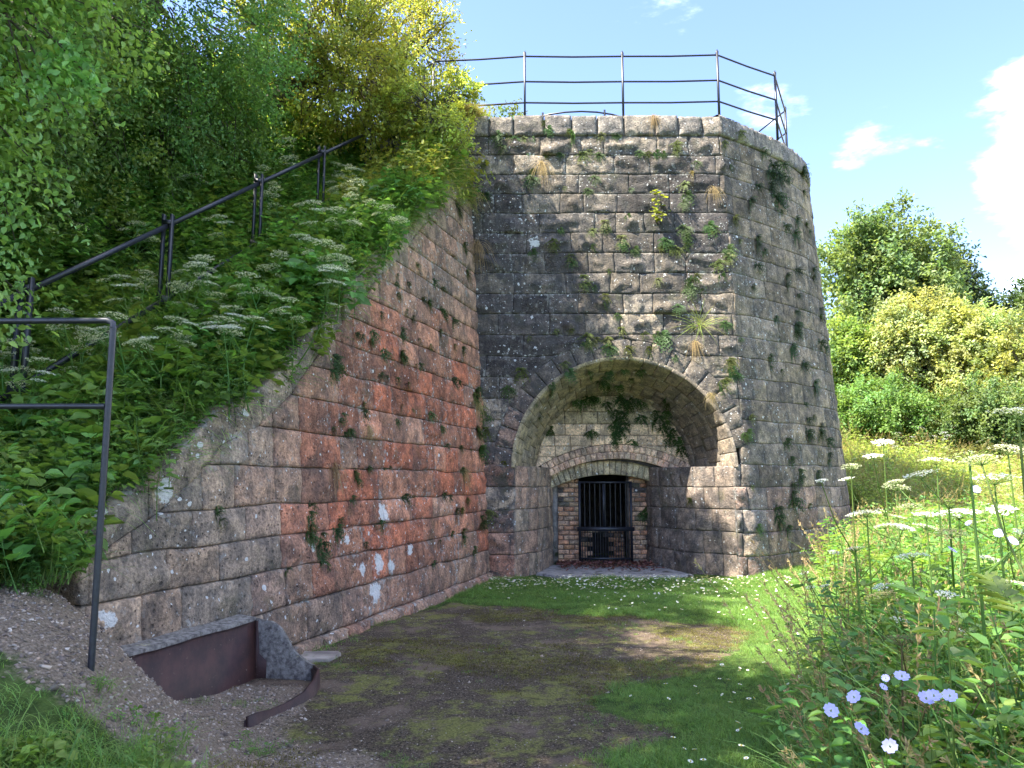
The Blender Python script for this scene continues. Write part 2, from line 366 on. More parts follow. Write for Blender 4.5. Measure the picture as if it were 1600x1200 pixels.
def build_ground():
    xs = np.unique(np.concatenate([np.linspace(-400, -30, 12), np.linspace(-30, -8, 24), np.linspace(-8, 9, 190), np.linspace(9, 40, 90), np.linspace(40, 400, 14)]))
    ys = np.unique(np.concatenate([np.linspace(-300, -10, 10), np.linspace(-10, 1, 20), np.linspace(1, 15, 180), np.linspace(15, 60, 110), np.linspace(60, 600, 16)]))
    X, Y = np.meshgrid(xs, ys, indexing='ij'); Z = ground_h(X, Y)
    V = np.stack([X, Y, Z], -1).reshape(-1, 3); nx, ny = X.shape
    i = np.arange(nx - 1)[:, None]*ny + np.arange(ny - 1)[None]; i = i.ravel()
    F = np.stack([i, i + ny, i + ny + 1, i + 1], -1)
    dm = sstep(dirt_mask(X, Y), -.05, .10); gm = gravel_mask(X, Y); mead = sstep(Y, 13.5, 18)
    me = np_mesh('ground', V, F, np.stack([dm.ravel(), gm.ravel(), mead.ravel(), np.ones(dm.size)], -1), True)
    m, nt, o = new_mat('ground_soil'); g = N(nt, 'ShaderNodeNewGeometry'); P = g.outputs['Position']
    at = N(nt, 'ShaderNodeAttribute', attribute_name='tint'); sp = N(nt, 'ShaderNodeSeparateColor'); nt.links.new(at.outputs['Color'], sp.inputs[0])
    fine = nnoise(nt, P, 60., 6, .75); mid = nnoise(nt, P, 7., 6, .7); big = nnoise(nt, P, 1.3, 5, .65)
    soil = nmix(nt, nmap(nt, fine, .38, .64), (.030, .022, .015), (.17, .13, .09))
    soil = nmix(nt, nmap(nt, nnoise(nt, P, 1.8, 4, .6), .50, .66), soil, nmix(nt, fine, (.09, .062, .045), (.27, .20, .145)))
    chips = nvor(nt, P, 75.); sc = N(nt, 'ShaderNodeSeparateColor'); nt.links.new(chips.outputs['Color'], sc.inputs[0])
    soil = nmix(nt, nmath(nt, 'MULTIPLY', nmath(nt, 'GREATER_THAN', sc.outputs[0], .80), nmap(nt, chips.outputs['Distance'], .2, .35, 1, 0)), soil, (.30, .26, .21))
    moss = nmix(nt, nmap(nt, fine, .3, .7), (.085, .085, .024), (.28, .27, .085))
    mk = nmap(nt, nmath(nt, 'ADD', nmath(nt, 'MULTIPLY', mid, .5), nmath(nt, 'MULTIPLY', big, .6)), .53, .65)
    dirt = nmix(nt, mk, soil, moss)
    gr = nmix(nt, nmap(nt, fine, .3, .7), (.10, .075, .052), (.36, .285, .21))
    lawn = nmix(nt, nmap(nt, mid, .35, .65), (.035, .06, .015), (.09, .14, .03))
    mead = nmix(nt, nmap(nt, mid, .35, .65), (.10, .12, .03), (.22, .22, .07))
    lawn = nmix(nt, sp.outputs[2], lawn, mead)
    dsum = nmath(nt, 'ADD', sp.outputs[0], nmath(nt, 'MULTIPLY', nmath(nt, 'SUBTRACT', nnoise(nt, P, 12., 5, .7), .5), .8))
    col = nmix(nt, nmap(nt, dsum, .35, .6), lawn, dirt)
    gs = nmath(nt, 'ADD', sp.outputs[1], nmath(nt, 'MULTIPLY', nmath(nt, 'SUBTRACT', nnoise(nt, P, 14., 5, .7), .5), .7))
    col = nmix(nt, nmap(nt, gs, .3, .55), col, gr)
    b = N(nt, 'ShaderNodeBsdfPrincipled', i_Roughness=.95); b.inputs['Specular IOR Level'].default_value = .15
    nt.links.new(col, b.inputs['Base Color'])
    nb = nbump(nt, mid, .6, .05); nb = nbump(nt, fine, .9, .02, nb); nb = nbump(nt, chips.outputs['Distance'], .5, .01, nb)
    nt.links.new(nb, b.inputs['Normal']); nt.links.new(b.outputs[0], o.inputs[0])
    tag(link('ground', me, m), kind='structure')
build_ground()

# ------------------------------------------------------------------ left wall line and the bank behind it
WP0 = np.array([-.36, 12.72]); WD = np.array([.2874, .9578]); WN = np.array([.9578, -.2874]); WB = .075
def wall_map(s, z, d=0.):
    s = np.asarray(s, float); z = np.asarray(z, float); k = d - WB*z
    return np.stack([WP0[0] - WD[0]*s + WN[0]*k, WP0[1] - WD[1]*s + WN[1]*k, z + 0*s], -1)
def wall_hit(u, v):
    r = ray(u, v)
    # plane: WN.(P-WP0) + WB*z = 0
    a = WN[0]*r.x + WN[1]*r.y + WB*r.z; b = WN[0]*(-WP0[0]) + WN[1]*(-WP0[1]) + WB*EYE
    t = -b/a; p = Vector((0, 0, EYE)) + r*t
    s = -((p.x - WP0[0])*WD[0] + (p.y - WP0[1])*WD[1]); return s, p.z
TOPPX = [(100, 840), (128, 800), (160, 785), (200, 758), (240, 735), (300, 680), (345, 632), (400, 612), (450, 560), (500, 492), (545, 438), (590, 390), (640, 340), (690, 282), (712, 245), (722, 200)]
TP = np.array(sorted([wall_hit(*p) for p in TOPPX])); TP[:, 1] = np.maximum.accumulate(TP[::-1, 1])[::-1]
def wall_top(s): return np.interp(s, TP[:, 0], TP[:, 1])
WLEN = wall_hit(128, 900)[0]
print('wall length', WLEN, TP.tolist())

def bank_h(x, y):
    x = np.asarray(x, float); y = np.asarray(y, float)
    w = -((x - WP0[0])*WN[0] + (y - WP0[1])*WN[1])      # metres behind the wall face
    s = -((x - WP0[0])*WD[0] + (y - WP0[1])*WD[1])
    stair = np.interp(y, [-4, 2, 3.5, 5, 6.15, 8, 12.76, 14, 16, 30], [.3, .45, .72, 1.2, 1.95, 3.2, 6.45, 7.5, 7.95, 8.3])
    top = wall_top(np.clip(s, 0, 9.5)) - .14
    f = sstep(w, .2, 1.3)
    z = top*(1 - f) + stair*f
    z = z + .62*np.clip(w - 2.4, 0, 7) + .12*fbm(x*.9, y*.9, 4.4, 3)*sstep(w, .4, 1.2)
    z = np.where(y > 12.4, stair + .62*np.clip(-x - 2.6, 0, 7), z)
    lo = ground_h(x, y) - .25
    k = sstep(w, .0, .9)
    endf = sstep(s, WLEN - .05, WLEN + 1.3)
    z = z*(1 - endf) + endf*(lo + .25 + .75*np.clip(w - .6, 0, 8)*.55 + .05)*1.0
    return z
def build_bank():
    xs = np.concatenate([np.linspace(-34, -12, 14), np.linspace(-11.6, -.0, 110)]); ys = np.concatenate([np.linspace(-12, 2, 20), np.linspace(2.2, 16, 110), np.linspace(17, 40, 14)])
    Yv = ys; V = []; 
    ws = np.concatenate([np.linspace(.16, 5, 46), np.linspace(5.4, 14, 20), np.linspace(16, 34, 8)])
    W, Y = np.meshgrid(ws, Yv, indexing='ij')
    xb = WP0[0] + WD[0]/WD[1]*(np.minimum(Y, 12.6) - WP0[1])
    X = xb - W/WN[0]
    X = X - .0
    # the wall leans back: pull the near edge behind its face
    Z = bank_h(X, Y); X2 = X - WB*np.clip(Z, 0, 9)*np.exp(-W)*1.1
    P = np.stack([X2, Y, Z], -1).reshape(-1, 3); nx, ny = X.shape
    i = (np.arange(nx - 1)[:, None]*ny + np.arange(ny - 1)[None]).ravel()
    F = np.stack([i, i + 1, i + ny + 1, i + ny], -1)
    me = np_mesh('hillside', P, F, None, True)
    m = simple_mat('bank_soil', (.012, .012, .006), (.05, .045, .02), 9., .95, 0, .8, .05)
    tag(link('hillside', me, m), kind='structure')
build_bank()

# ------------------------------------------------------------------ tower plan
TH = .37; NCO = 21; ZCOR = TH*NCO; ZTOP = ZCOR + .40; BAT = .07
def chaikin(P, n):
    P = np.asarray(P, float)
    for _ in range(n):
        Q = np.empty((2*len(P), 2)); Q[0] = P[0]; Q[-1] = P[-1]
        Q[1:-1:2] = .75*P[:-1] + .25*P[1:]; Q[2::2] = .25*P[:-1] + .75*P[1:]; P = Q
    return P
TPL = chaikin([(-2.4, 12.74), (1.8, 12.70), (3.74, 12.70), (3.96, 12.72), (4.11, 12.82), (5.15, 13.52), (6.36, 14.62), (7.04, 15.90), (7.15, 17.4), (6.7, 19.2), (5.4, 20.6), (3, 21.2), (0, 21.2), (-1.8, 20.6), (-2.6, 19)], 3)
_seg = np.hypot(*np.diff(TPL, axis=0).T); TA = np.concatenate([[0], np.cumsum(_seg)])
_tn = np.gradient(TPL, axis=0); _tn /= np.linalg.norm(_tn, axis=1)[:, None]; TNRM = np.stack([_tn[:, 1], -_tn[:, 0]], -1)
def tower_map(a, z, d=0.):
    a = np.asarray(a, float); z = np.asarray(z, float) + 0*a; k = d - BAT*z
    nx = np.interp(a, TA, TNRM[:, 0]); ny = np.interp(a, TA, TNRM[:, 1]); l = np.hypot(nx, ny)
    return np.stack([np.interp(a, TA, TPL[:, 0]) + nx/l*k, np.interp(a, TA, TPL[:, 1]) + ny/l*k, z], -1)
A_OF_X = lambda x: x + 2.4            # on the flat front, arc length is x + 2.4
XC, ZC, RI, RO = 1.87, 1.80, 1.82, 2.18

def stone(name, parent, mat, mp, pq, w, h, cell=.05, rough=.02, bulge=.02, tint=(.3, .3, .3), depth=.1, gap=.006, seed=0, facets=4, smooth=False, collect=None, wob=0.):
    rg = np.random.default_rng(seed)
    gs = min(gap/max(w, .02), .2); gt = min(gap/max(h, .02), .2)
    nu = max(3, int(round(w/cell))); nv = max(3, int(round(h/cell)))
    es = min(.014/max(w, .03), .12); et = min(.014/max(h, .03), .12)
    def lin(n, e, g):
        t = np.concatenate([[0, e], np.linspace(0, 1, n + 1)[1:-1], [1 - e, 1]]); return g + (1 - 2*g)*t
    s1 = lin(nu, es, gs); t1 = lin(nv, et, gt)
    S, T = np.meshgrid(s1, t1, indexing='ij')
    # jitter inner nodes
    J = np.zeros(S.shape); 
    if S.shape[0] > 4 and S.shape[1] > 4:
        js = rg.uniform(-.28, .28, S.shape)/nu; jt = rg.uniform(-.28, .28, S.shape)/nv
        js[:2] = js[-2:] = 0; jt[:2] = jt[-2:] = 0; js[:, :2] = js[:, -2:] = 0; jt[:, :2] = jt[:, -2:] = 0
        S2, T2 = S + js, T + jt
    else: S2, T2 = S, T
    U, Z = pq(S2, T2)
    ex = np.minimum(S2 - gs, 1 - gs - S2)*w; ey = np.minimum(T2 - gt, 1 - gt - T2)*h; e = np.minimum(ex, ey); e_raw = e
    if facets > 2: e = e - np.clip(fbm(U*9 + seed*0, Z*9, 1.1, 3), 0, 1)*.022*(e_raw < .12)
    x = (S2 - .5)*w; y = (T2 - .5)*h
    H = np.full(S.shape, 9.); facets = facets + 3 if facets > 2 else facets; sharp = 1.5 if facets > 3 else 1.
    for _ in range(facets):
        gx, gy = rg.normal(0, sharp*rough*3.2/max(w, .25)), rg.normal(0, sharp*rough*3.6/max(h, .2)); H = np.minimum(H, rg.uniform(.25, 1)*rough*1.2 + gx*x + gy*y)
    if facets == 0: H = np.zeros(S.shape)
    if facets > 3:
        # a broken face: one tilted plane, one or two spalls, small steps
        til = rg.normal(0, rough*.9/max(w, .3))*x + rg.normal(0, rough*.9/max(h, .25))*y
        stp = fbm(x*4.2 + seed*1.3, y*5.5 + seed*.7, seed*.21, 3); stp = .45*stp + .55*np.round(stp*2.2)/2.2
        H = np.minimum(H + rough*.5, rough*.55 + til) + rough*.55*stp
    H = np.clip(H, -.008, rough*1.7)
    ns = fbm(x*6 + seed*1.7, y*9 + seed*.9, seed*.37, 3); rg2 = 1 - np.abs(fbm(x*5.5 + seed, y*6.5, seed*.77, 2))
    H = H + rough*(.16*ns + .25*(rg2 - .6)) + bulge; H = np.maximum(H, -.012)
    prof = np.clip(e/.012, 0, 1)**.5
    D = H*prof - (1 - np.clip(e/.012, 0, 1))*.007
    # worn corners: irregular outline
    if wob: WU = wob*fbm(U*2.1, Z*2.1, 3.7, 2); WZ_ = wob*.8*fbm(U*1.9, Z*2.3, 8.7, 2)
    else: WU = WZ_ = 0
    P = mp(U + WU, Z + WZ_, D)
    n0, n1 = S.shape; idx = np.arange(n0*n1).reshape(n0, n1)
    F = np.stack([idx[:-1, :-1], idx[1:, :-1], idx[1:, 1:], idx[:-1, 1:]], -1).reshape(-1, 4)
    border = np.concatenate([idx[:, 0], idx[-1, 1:], idx[-2::-1, -1], idx[0, -2:0:-1]])
    V = P.reshape(-1, 3); B = mp(U + WU, Z + WZ_, np.full(S.shape, -depth)).reshape(-1, 3)[border]
    nb = len(border); k = np.arange(nb); k2 = (k + 1) % nb
    F2 = np.stack([border[k], n0*n1 + k, n0*n1 + k2, border[k2]], -1)
    VV = np.concatenate([V, B]); FF = np.concatenate([F, F2])
    tn = np.array(tint[:3])*1.0
    al = np.concatenate([np.clip(e_raw/.045, 0, 1).ravel(), np.zeros(nb)]); tn4 = np.c_[np.tile(tn, (len(VV), 1)), al]
    if collect is not None:
        collect.append((VV, FF, tn)); return None
    c = VV.mean(0)
    me = np_mesh(name, VV - c, FF, tn4, smooth)
    return link(name, me, mat, parent, c)
def join_stones(name, parent, mat, coll, smooth=False):
    if not coll: return
    mb = MB()
    for V, F, t in coll: mb.add(V, F, t)
    o = mb.build(name, mat, parent, smooth); tag(o, kind='stuff'); return o
def splits(a0, a1, wmin, wmax, rg, off=0):
    xs = [a0]; 
    while xs[-1] < a1 - wmin*1.2:
        xs.append(xs[-1] + rg.uniform(wmin, wmax))
    if a1 - xs[-1] < wmin*.6 and len(xs) > 1: xs.pop()
    xs.append(a1); return xs
def lerp(a, b, t): return tuple(a[i] + (b[i] - a[i])*t for i in range(3))

# ------------------------------------------------------------------ masonry colours
C_RED = (.42, .145, .080); C_RED2 = (.42, .19, .115); C_BUFF = (.34, .265, .19); C_GREY = (.27, .228, .175); C_DARK = (.072, .064, .060); C_PURP = (.135, .118, .098)
C_TAN = (.34, .285, .205)
_sr = random.Random(3)
spots = []
for (u, v, r) in ((253, 766, .085), (166, 968, .05), (155, 962, .04), (148, 800, .06), (596, 801, .11), (590, 880, .10), (585, 925, .12), (565, 888, .07), (487, 856, .045), (610, 885, .07),
                  (640, 858, .07), (306, 712, .03), (310, 695, .03), (381, 645, .035), (540, 842, .05)):
    s, z = wall_hit(u, v); spots.append((tuple(wall_map(s, z, .03)), r))
M['red_stone'] = stone_mat('red_sandstone', lichen=1., stain=.38, moss=.35, spots=spots)
tsp = []
for (u, v, r) in ((835, 378, .10), (815, 338, .07), (755, 280, .06), (1215, 508, .10), (1003, 192, .07), (1075, 225, .09), (1045, 218, .05), (920, 190, .10), (1030, 280, .06)):
    r_ = ray(u, v); t = (12.72 + BAT*5)/r_.y; 
    if u > 1150: t = 13.9/r_.y
    tsp.append((tuple(Vector((0, 0, EYE)) + r_*t), r))
M['grey_stone'] = stone_mat('dark_grey_sandstone', lichen=.85, stain=.92, moss=.34, spots=tsp)
M['flank_stone'] = stone_mat('grey_ashlar', lichen=.75, stain=.50, moss=.40)
M['soffit_stone'] = stone_mat('soffit_ashlar', lichen=.15, stain=.16, moss=.40, grain=.6)
M['jamb_stone'] = stone_mat('jamb_sandstone', lichen=.6, stain=.45, moss=.45)
M['brick'] = stone_mat('fire_brick', lichen=.25, stain=.25, moss=.12, grain=.6)
M['pale'] = stone_mat('pale_limewashed_stone', lichen=.3, stain=.10, moss=.10, grain=.7)

# ------------------------------------------------------------------ left wall
wall = empty('retaining_wall', tuple(WP0) + (0,), 'sloping red sandstone retaining wall with lichens, beside the tower, carrying the planted bank', 'wall')
WZ = [-.12, .10, .455, .80, 1.09, 1.37, 1.72, 2.07] + [2.07 + .345*k for k in range(1, 18)]
def wloc(o):  # parts are placed in world space and parented to an empty that is only translated
    if o is not None: o.location = Vector(o.location) - o.parent.location
CT = .30      # coping thickness
slope = np.gradient(TP[:, 1], TP[:, 0])
def cop_low(s):
    sl = np.interp(s, TP[:, 0], slope); return wall_top(s) - CT*np.sqrt(1 + sl**2)*.96
ntw = 0
for k in range(len(WZ) - 1):
    z0, z1 = WZ[k], WZ[k + 1]
    smin = -.35 + (0 if z0 < 0 else 0)
    xs = splits(smin, WLEN - (.0 if k % 2 else .0) - .015*k, .36, .88, _sr)
    for a, b in zip(xs[:-1], xs[1:]):
        ca, cb, cm = cop_low(a), cop_low(b), cop_low((a + b)/2)
        if max(ca, cb) <= z0 + .05: continue
        aa, bb = a, b
        if cb <= z0 + .03:      # shorten to where the coping cuts the bed line
            for t in np.linspace(b, a, 40):
                if cop_low(t) > z0 + .03: bb = t; break
            if bb - aa < .10: continue
        if z1 > 6.6: continue
        w, h = bb - aa, z1 - z0
        def pq(S, T, aa=aa, bb=bb, z0=z0, z1=z1):
            U = aa + (bb - aa)*S; top = np.minimum(z1, cop_low(U) - .006); top = np.maximum(top, z0 + .012); return U, z0 + (top - z0)*T
        mid_s = (aa + bb)/2; zc = (z0 + z1)/2
        # red in the middle and towards the tower, buff at the outer end and near the coping
        red = sstep(mid_s, WLEN - 1.3, WLEN - 3.6)*.9 + .10
        red *= 1 - .55*sstep(zc - (cop_low(mid_s) - .5), -.3, .4)*_sr.random()
        red *= 1 - .65*sstep(zc, 3.0, 4.6)
        if k <= 1: red *= .45
        red = red*_sr.uniform(.8, 1.12)
        if _sr.random() < .08: red *= .5
        base = lerp(_sr.choice([C_BUFF, C_GREY, C_BUFF]), _sr.choice([C_RED, C_RED, C_RED2, (.25, .10, .06)]), min(1, max(0, red)))
        f = _sr.uniform(.78, 1.22)
        o = stone('stone_block', wall, M['red_stone'], wall_map, pq, w, h, cell=.05 if mid_s > 2 else .07, rough=.026*_sr.uniform(.3, 1.3), bulge=.018 + (.05 if k == 0 else 0)*1,
                  tint=tuple(c*f for c in base), seed=1000 + ntw, gap=.003, depth=.10, wob=.022)
        wloc(o); ntw += 1
# coping: large blocks laid along the slope
ss = [TP[0, 0]]
s = -.3; cuts = [s]
while s < WLEN - .25:
    sl = abs(np.interp(s, TP[:, 0], slope)); s += _sr.uniform(.55, .85)/math.sqrt(1 + sl*sl); cuts.append(min(s, WLEN))
for i, (a, b) in enumerate(zip(cuts[:-1], cuts[1:])):
    if wall_top(a) > 7.2: continue
    dz = _sr.uniform(-.08, .06)
    def pq(S, T, a=a, b=b, dz=dz):
        # joints square to the slope
        sl = np.interp(a + (b - a)*S, TP[:, 0], slope); U = a + (b - a)*S
        thk = CT*np.sqrt(1 + sl*sl)*.98
        shift = (1 - T)*CT*(-sl)/np.sqrt(1 + sl*sl)*0
        return U - shift, wall_top(U) + dz*(.5 + .5*T) - thk*(1 - T)
    f = _sr.uniform(.8, 1.15)
    o = stone('coping_stone', wall, M['red_stone'], wall_map, pq, (b - a)*1.3, CT, cell=.05, rough=.05, bulge=.0 + _sr.uniform(0, .05), tint=tuple(c*f for c in lerp(C_GREY, C_BUFF, _sr.random())), seed=5000 + i, depth=.42, gap=.007)
    wloc(o)
# end quoins turn the corner at the outer end of the wall
def end_map(s, z, d=0.):
    s = np.asarray(s, float); b = wall_map(WLEN, z, 0.); 
    return b + np.stack([-WD[0]*d - WN[0]*s, -WD[1]*d - WN[1]*s, 0*s], -1)
for k in range(len(WZ) - 1):
    z0, z1 = WZ[k], min(WZ[k + 1], wall_top(WLEN) - CT)
    if z1 - z0 < .1: break
    o = stone('stone_block', wall, M['red_stone'], end_map, lambda S, T, z0=z0, z1=z1: (.45*S, z0 + (z1 - z0)*T), .45, z1 - z0, cell=.07, tint=C_BUFF, seed=6000 + k, depth=.08); wloc(o)
# body of the wall behind the stones: mortar
mb = MB(); sv = np.linspace(-.5, WLEN - .03, 60)
Vb = []
for s in sv:
    zt = min(wall_top(s), 7.4) - .05
    for z, d in ((-.4, -.032), (zt, -.032), (zt, -.5), (-.4, -.5)): Vb.append(wall_map(s, z, d))
Vb = np.array(Vb); F = []
for i in range(len(sv) - 1):
    for j in range(4): F.append((i*4 + j, i*4 + (j + 1) % 4, i*4 + 4 + (j + 1) % 4, i*4 + 4 + j))
mb.add(Vb, F); mb.add(Vb[-4:], [[0, 1, 2, 3]])
o = mb.build('mortar', M['mortar'], wall, loc=tuple(-np.array(wall.location)))

# ------------------------------------------------------------------ tower
tower = empty('furnace_tower', (2.0, 16.5, 0), 'massive rounded blast furnace tower of dark rough stone with an arched recess', 'tower')
tcount = 0; cand = []
def t_tint(a, z):
    x = a - 2.4
    flank = sstep(a, 6.3, 7.0)
    red = sstep(-x, -1.3, .3)*(1 - sstep(z, 1.9, 3.4))*.9       # reddish near the left foot
    dark = (.62 + .42*fbm(np.array([a*.35]), np.array([z*.5]), 3.3, 2)[0])
    dark += .35*sstep(-x, -2.0, 0)*sstep(z, 2.2, 3.5)*(1 - sstep(z, 5.8, 7.2))
    col = lerp(_sr.choice([C_TAN, C_GREY, (.28, .245, .195)]), _sr.choice([C_DARK, C_PURP, C_DARK]), min(1, max(0, dark*(1 - .35*flank))))
    col = lerp(col, _sr.choice([(.36, .17, .11), (.30, .16, .11), C_BUFF]), float(red)*_sr.uniform(.5, 1))
    if z < 1.6 and x > 1: col = lerp(col, _sr.choice([(.26, .21, .18), C_BUFF, (.30, .20, .16)]), .6)
    f = _sr.uniform(.62, 1.32); wm = (1 + .07*flank, 1.0, 1 - .08*flank); return tuple(float(c*f*w_) for c, w_ in zip(col, wm))
def chord(z, R): return np.sqrt(np.maximum(R*R - (np.maximum(z, ZC) - ZC)**2, 0.))
A0, A1 = .9, 12.9
for k in range(NCO):
    z0, z1 = k*TH - (.12 if k == 0 else 0), (k + 1)*TH
    R0 = RI if z1 <= ZC + .01 else RO
    arch = z0 < ZC + RO - .01
    segs = []
    off = _sr.uniform(0, .4)
    if arch:
        zc_ = (z0 + z1)/2
        aL, aR = A_OF_X(XC), A_OF_X(XC)
        def limL(Z): 
            R = np.where(Z < ZC, RI, RO) if z1 <= ZC + .2 and z0 < ZC - .1 else np.full(np.shape(Z), RO)
            if z1 <= ZC + .2 and z0 < ZC - .1: R = np.full(np.shape(Z), RI if z1 <= ZC + .06 else RO)
            return chord(Z, 1.)*0 + np.where(Z <= ZC, R, np.sqrt(np.maximum(R*R - (Z - ZC)**2, 0)))
        e0 = float(limL(np.array(min(z1, ZC + RO - .02)))); 
        near = float(limL(np.array(z0)))
        lx = splits(A0 - off, aL - near, .40, .95, _sr); rx = splits(aR + near, 6.25 + _sr.uniform(-.1, .1), .42, .9, _sr)
        for a, b in zip(lx[:-1], lx[1:]): segs.append((a, b, 'L' if b == lx[-1] else ''))
        for j, (a, b) in enumerate(zip(rx[:-1], rx[1:])): segs.append((a, b, 'R' if j == 0 else ''))
        st = rx[-1]
    else:
        fx = splits(A0 - off, 6.25 + _sr.uniform(-.15, .15), .38, 1.0, _sr)
        for a, b in zip(fx[:-1], fx[1:]): segs.append((a, b, ''))
        st = fx[-1]
    fl = splits(st, A1, .36, .66, _sr)
    for a, b in zip(fl[:-1], fl[1:]): segs.append((a, b, ''))
    for a, b, side in segs:
        c = tower_map((a + b)/2, (z0 + z1)/2); u, v, f = project(c)
        area = (b - a)*abs(np.dot(np.array([np.interp((a+b)/2, TA, TNRM[:, 0]), np.interp((a+b)/2, TA, TNRM[:, 1])]), -c[:2]/np.linalg.norm(c[:2])))*(z1 - z0)/f**2
        if c[0] < -.9 - .02: area *= .0
        # tiny random step in the bed line
        if side:
            def pq(S, T, a=a, b=b, z0=z0, z1=z1, side=side, fn=limL, ac=A_OF_X(XC)):
                Z = z0 + (z1 - z0)*T; L = fn(Z)
                if side == 'L': return a + (np.maximum(ac - L, a + .02) - a)*S, Z
                return np.minimum(ac + L, b - .02) + (b - np.minimum(ac + L, b - .02))*S, Z
        else:
            def pq(S, T, a=a, b=b, z0=z0, z1=z1): return a + (b - a)*S, z0 + (z1 - z0)*T
        cand.append((area, a, b, z0, z1, pq))
cand.sort(key=lambda c: -c[0]); rest = []
for i, (area, a, b, z0, z1, pq) in enumerate(cand):
    am = (a + b)/2; flank = am > 6.35
    rough = _sr.uniform(.030, .085) if not flank else _sr.uniform(.008, .02)
    if am < 3.3 and z0 > 1.5 and z0 < 4.5: rough *= .45           # smoother blocks by the left corner
    if z0 < 1.5 and am > 5.9: rough *= .6
    o = stone('stone_block', tower, M['flank_stone' if flank else 'grey_stone'], tower_map, pq, b - a, z1 - z0, cell=.048 if area > 0 else .12,
              rough=rough, bulge=.014 if not flank else .010, tint=t_tint(am, (z0 + z1)/2), seed=i + 50, depth=.10, gap=.0035, wob=.022, collect=None if i < 300 else rest)
    wloc(o)
join_stones('stone_block', tower, M['grey_stone'], rest); tower.children[-1].location = -tower.location

# cornice
cx = splits(.6, 14.2, .42, .58, _sr); rest = []
for i, (a, b) in enumerate(zip(cx[:-1], cx[1:])):
    col = lerp((.27, .235, .19), (.22, .20, .18), _sr.random()); f = _sr.uniform(.8, 1.2); zt = ZTOP + _sr.uniform(-.015, .03)
    o = stone('cornice_stone', tower, M['flank_stone'], tower_map, lambda S, T, a=a, b=b, zt=zt: (a + (b - a)*S, ZCOR + .005 + (zt - ZCOR - .005)*T), b - a, .4, cell=.06, rough=.02, bulge=.045,
              tint=tuple(c*f for c in col), seed=8000 + i, depth=.5, gap=.008); wloc(o)

# voussoirs
NV = 19
def vous_map(r, th, d=0.):
    x = XC - r*np.cos(th); z = ZC + r*np.sin(th); return tower_map(A_OF_X(x), z, d)
for i in range(NV):
    t0, t1 = math.pi*i/NV, math.pi*(i + 1)/NV; rr = RO + .015
    col = t_tint(A_OF_X(XC - 2*math.cos((t0 + t1)/2)), ZC + 2*math.sin((t0 + t1)/2))
    col = lerp(col, C_PURP, .45)
    if i < 2: col = lerp(col, (.30, .20, .15), .7)
    o = stone('voussoir', tower, M['grey_stone'], vous_map, lambda S, T, t0=t0, t1=t1: (RI + .0 + (rr - RI)*S, t0 + (t1 - t0)*T), .42, 2.0*(t1 - t0), cell=.06, rough=.010 if i < 12 else .025, bulge=.016, tint=col, seed=9000 + i, depth=.34, gap=.005); wloc(o)

# splayed soffit: cone from the front face to the back wall
YB = 14.30; RB = 1.38
def cone_map(q, th, d=0.):
    q = np.asarray(q, float); th = np.asarray(th, float)
    zf = ZC + RI*np.sin(th); yf = 12.70 + BAT*zf
    y = yf + (YB + .35 - yf)*q; r = RI + (RB - .06 - RI)*q - d
    return np.stack([XC - r*np.cos(th), y, (ZC + (1.74 - ZC)*q) + r*np.sin(th)], -1)
NSV = 23; rows = [-.012, .23, .46, .70, 1.0]
for j in range(4):
    offj = (j % 2)*.5
    for i in range(NSV + (j % 2)):
        t0 = max(0, (i - offj))/NSV*math.pi; t1 = min(NSV, i + 1 - offj)/NSV*math.pi
        if t1 - t0 < .03: continue
        mid = (t0 + t1)/2
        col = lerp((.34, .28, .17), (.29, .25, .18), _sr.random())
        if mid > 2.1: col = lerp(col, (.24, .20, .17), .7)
        f = _sr.uniform(.85, 1.12)
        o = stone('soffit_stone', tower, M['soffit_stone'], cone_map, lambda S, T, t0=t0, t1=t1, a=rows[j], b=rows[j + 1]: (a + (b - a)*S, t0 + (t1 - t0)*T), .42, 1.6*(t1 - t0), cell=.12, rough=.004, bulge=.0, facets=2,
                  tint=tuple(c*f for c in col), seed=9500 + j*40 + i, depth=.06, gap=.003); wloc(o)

# jambs under the springing
LJ = [(.05, 12.72), (.42, 13.35), (.72, 14.32), (.80, 14.9)]; RJ = [(3.69, 12.72), (3.10, 13.32), (2.58, 14.30), (2.50, 14.9)]
def jamb_mapper(pl, sign):
    pl = np.array(pl); L = np.concatenate([[0], np.cumsum(np.hypot(*np.diff(pl, axis=0).T))]); tn = np.gradient(pl, axis=0); tn /= np.linalg.norm(tn, axis=1)[:, None]
    nr = np.stack([tn[:, 1], -tn[:, 0]], -1)*sign
    def f(q, z, d=0.):
        q = np.asarray(q, float); z = np.asarray(z, float) + 0*q
        lean = BAT*z*np.clip(1 - q/L[-1], 0, 1)
        return np.stack([np.interp(q, L, pl[:, 0]) + np.interp(q, L, nr[:, 0])*d, np.interp(q, L, pl[:, 1]) + np.interp(q, L, nr[:, 1])*d + lean, z], -1)
    return f, L[-1]
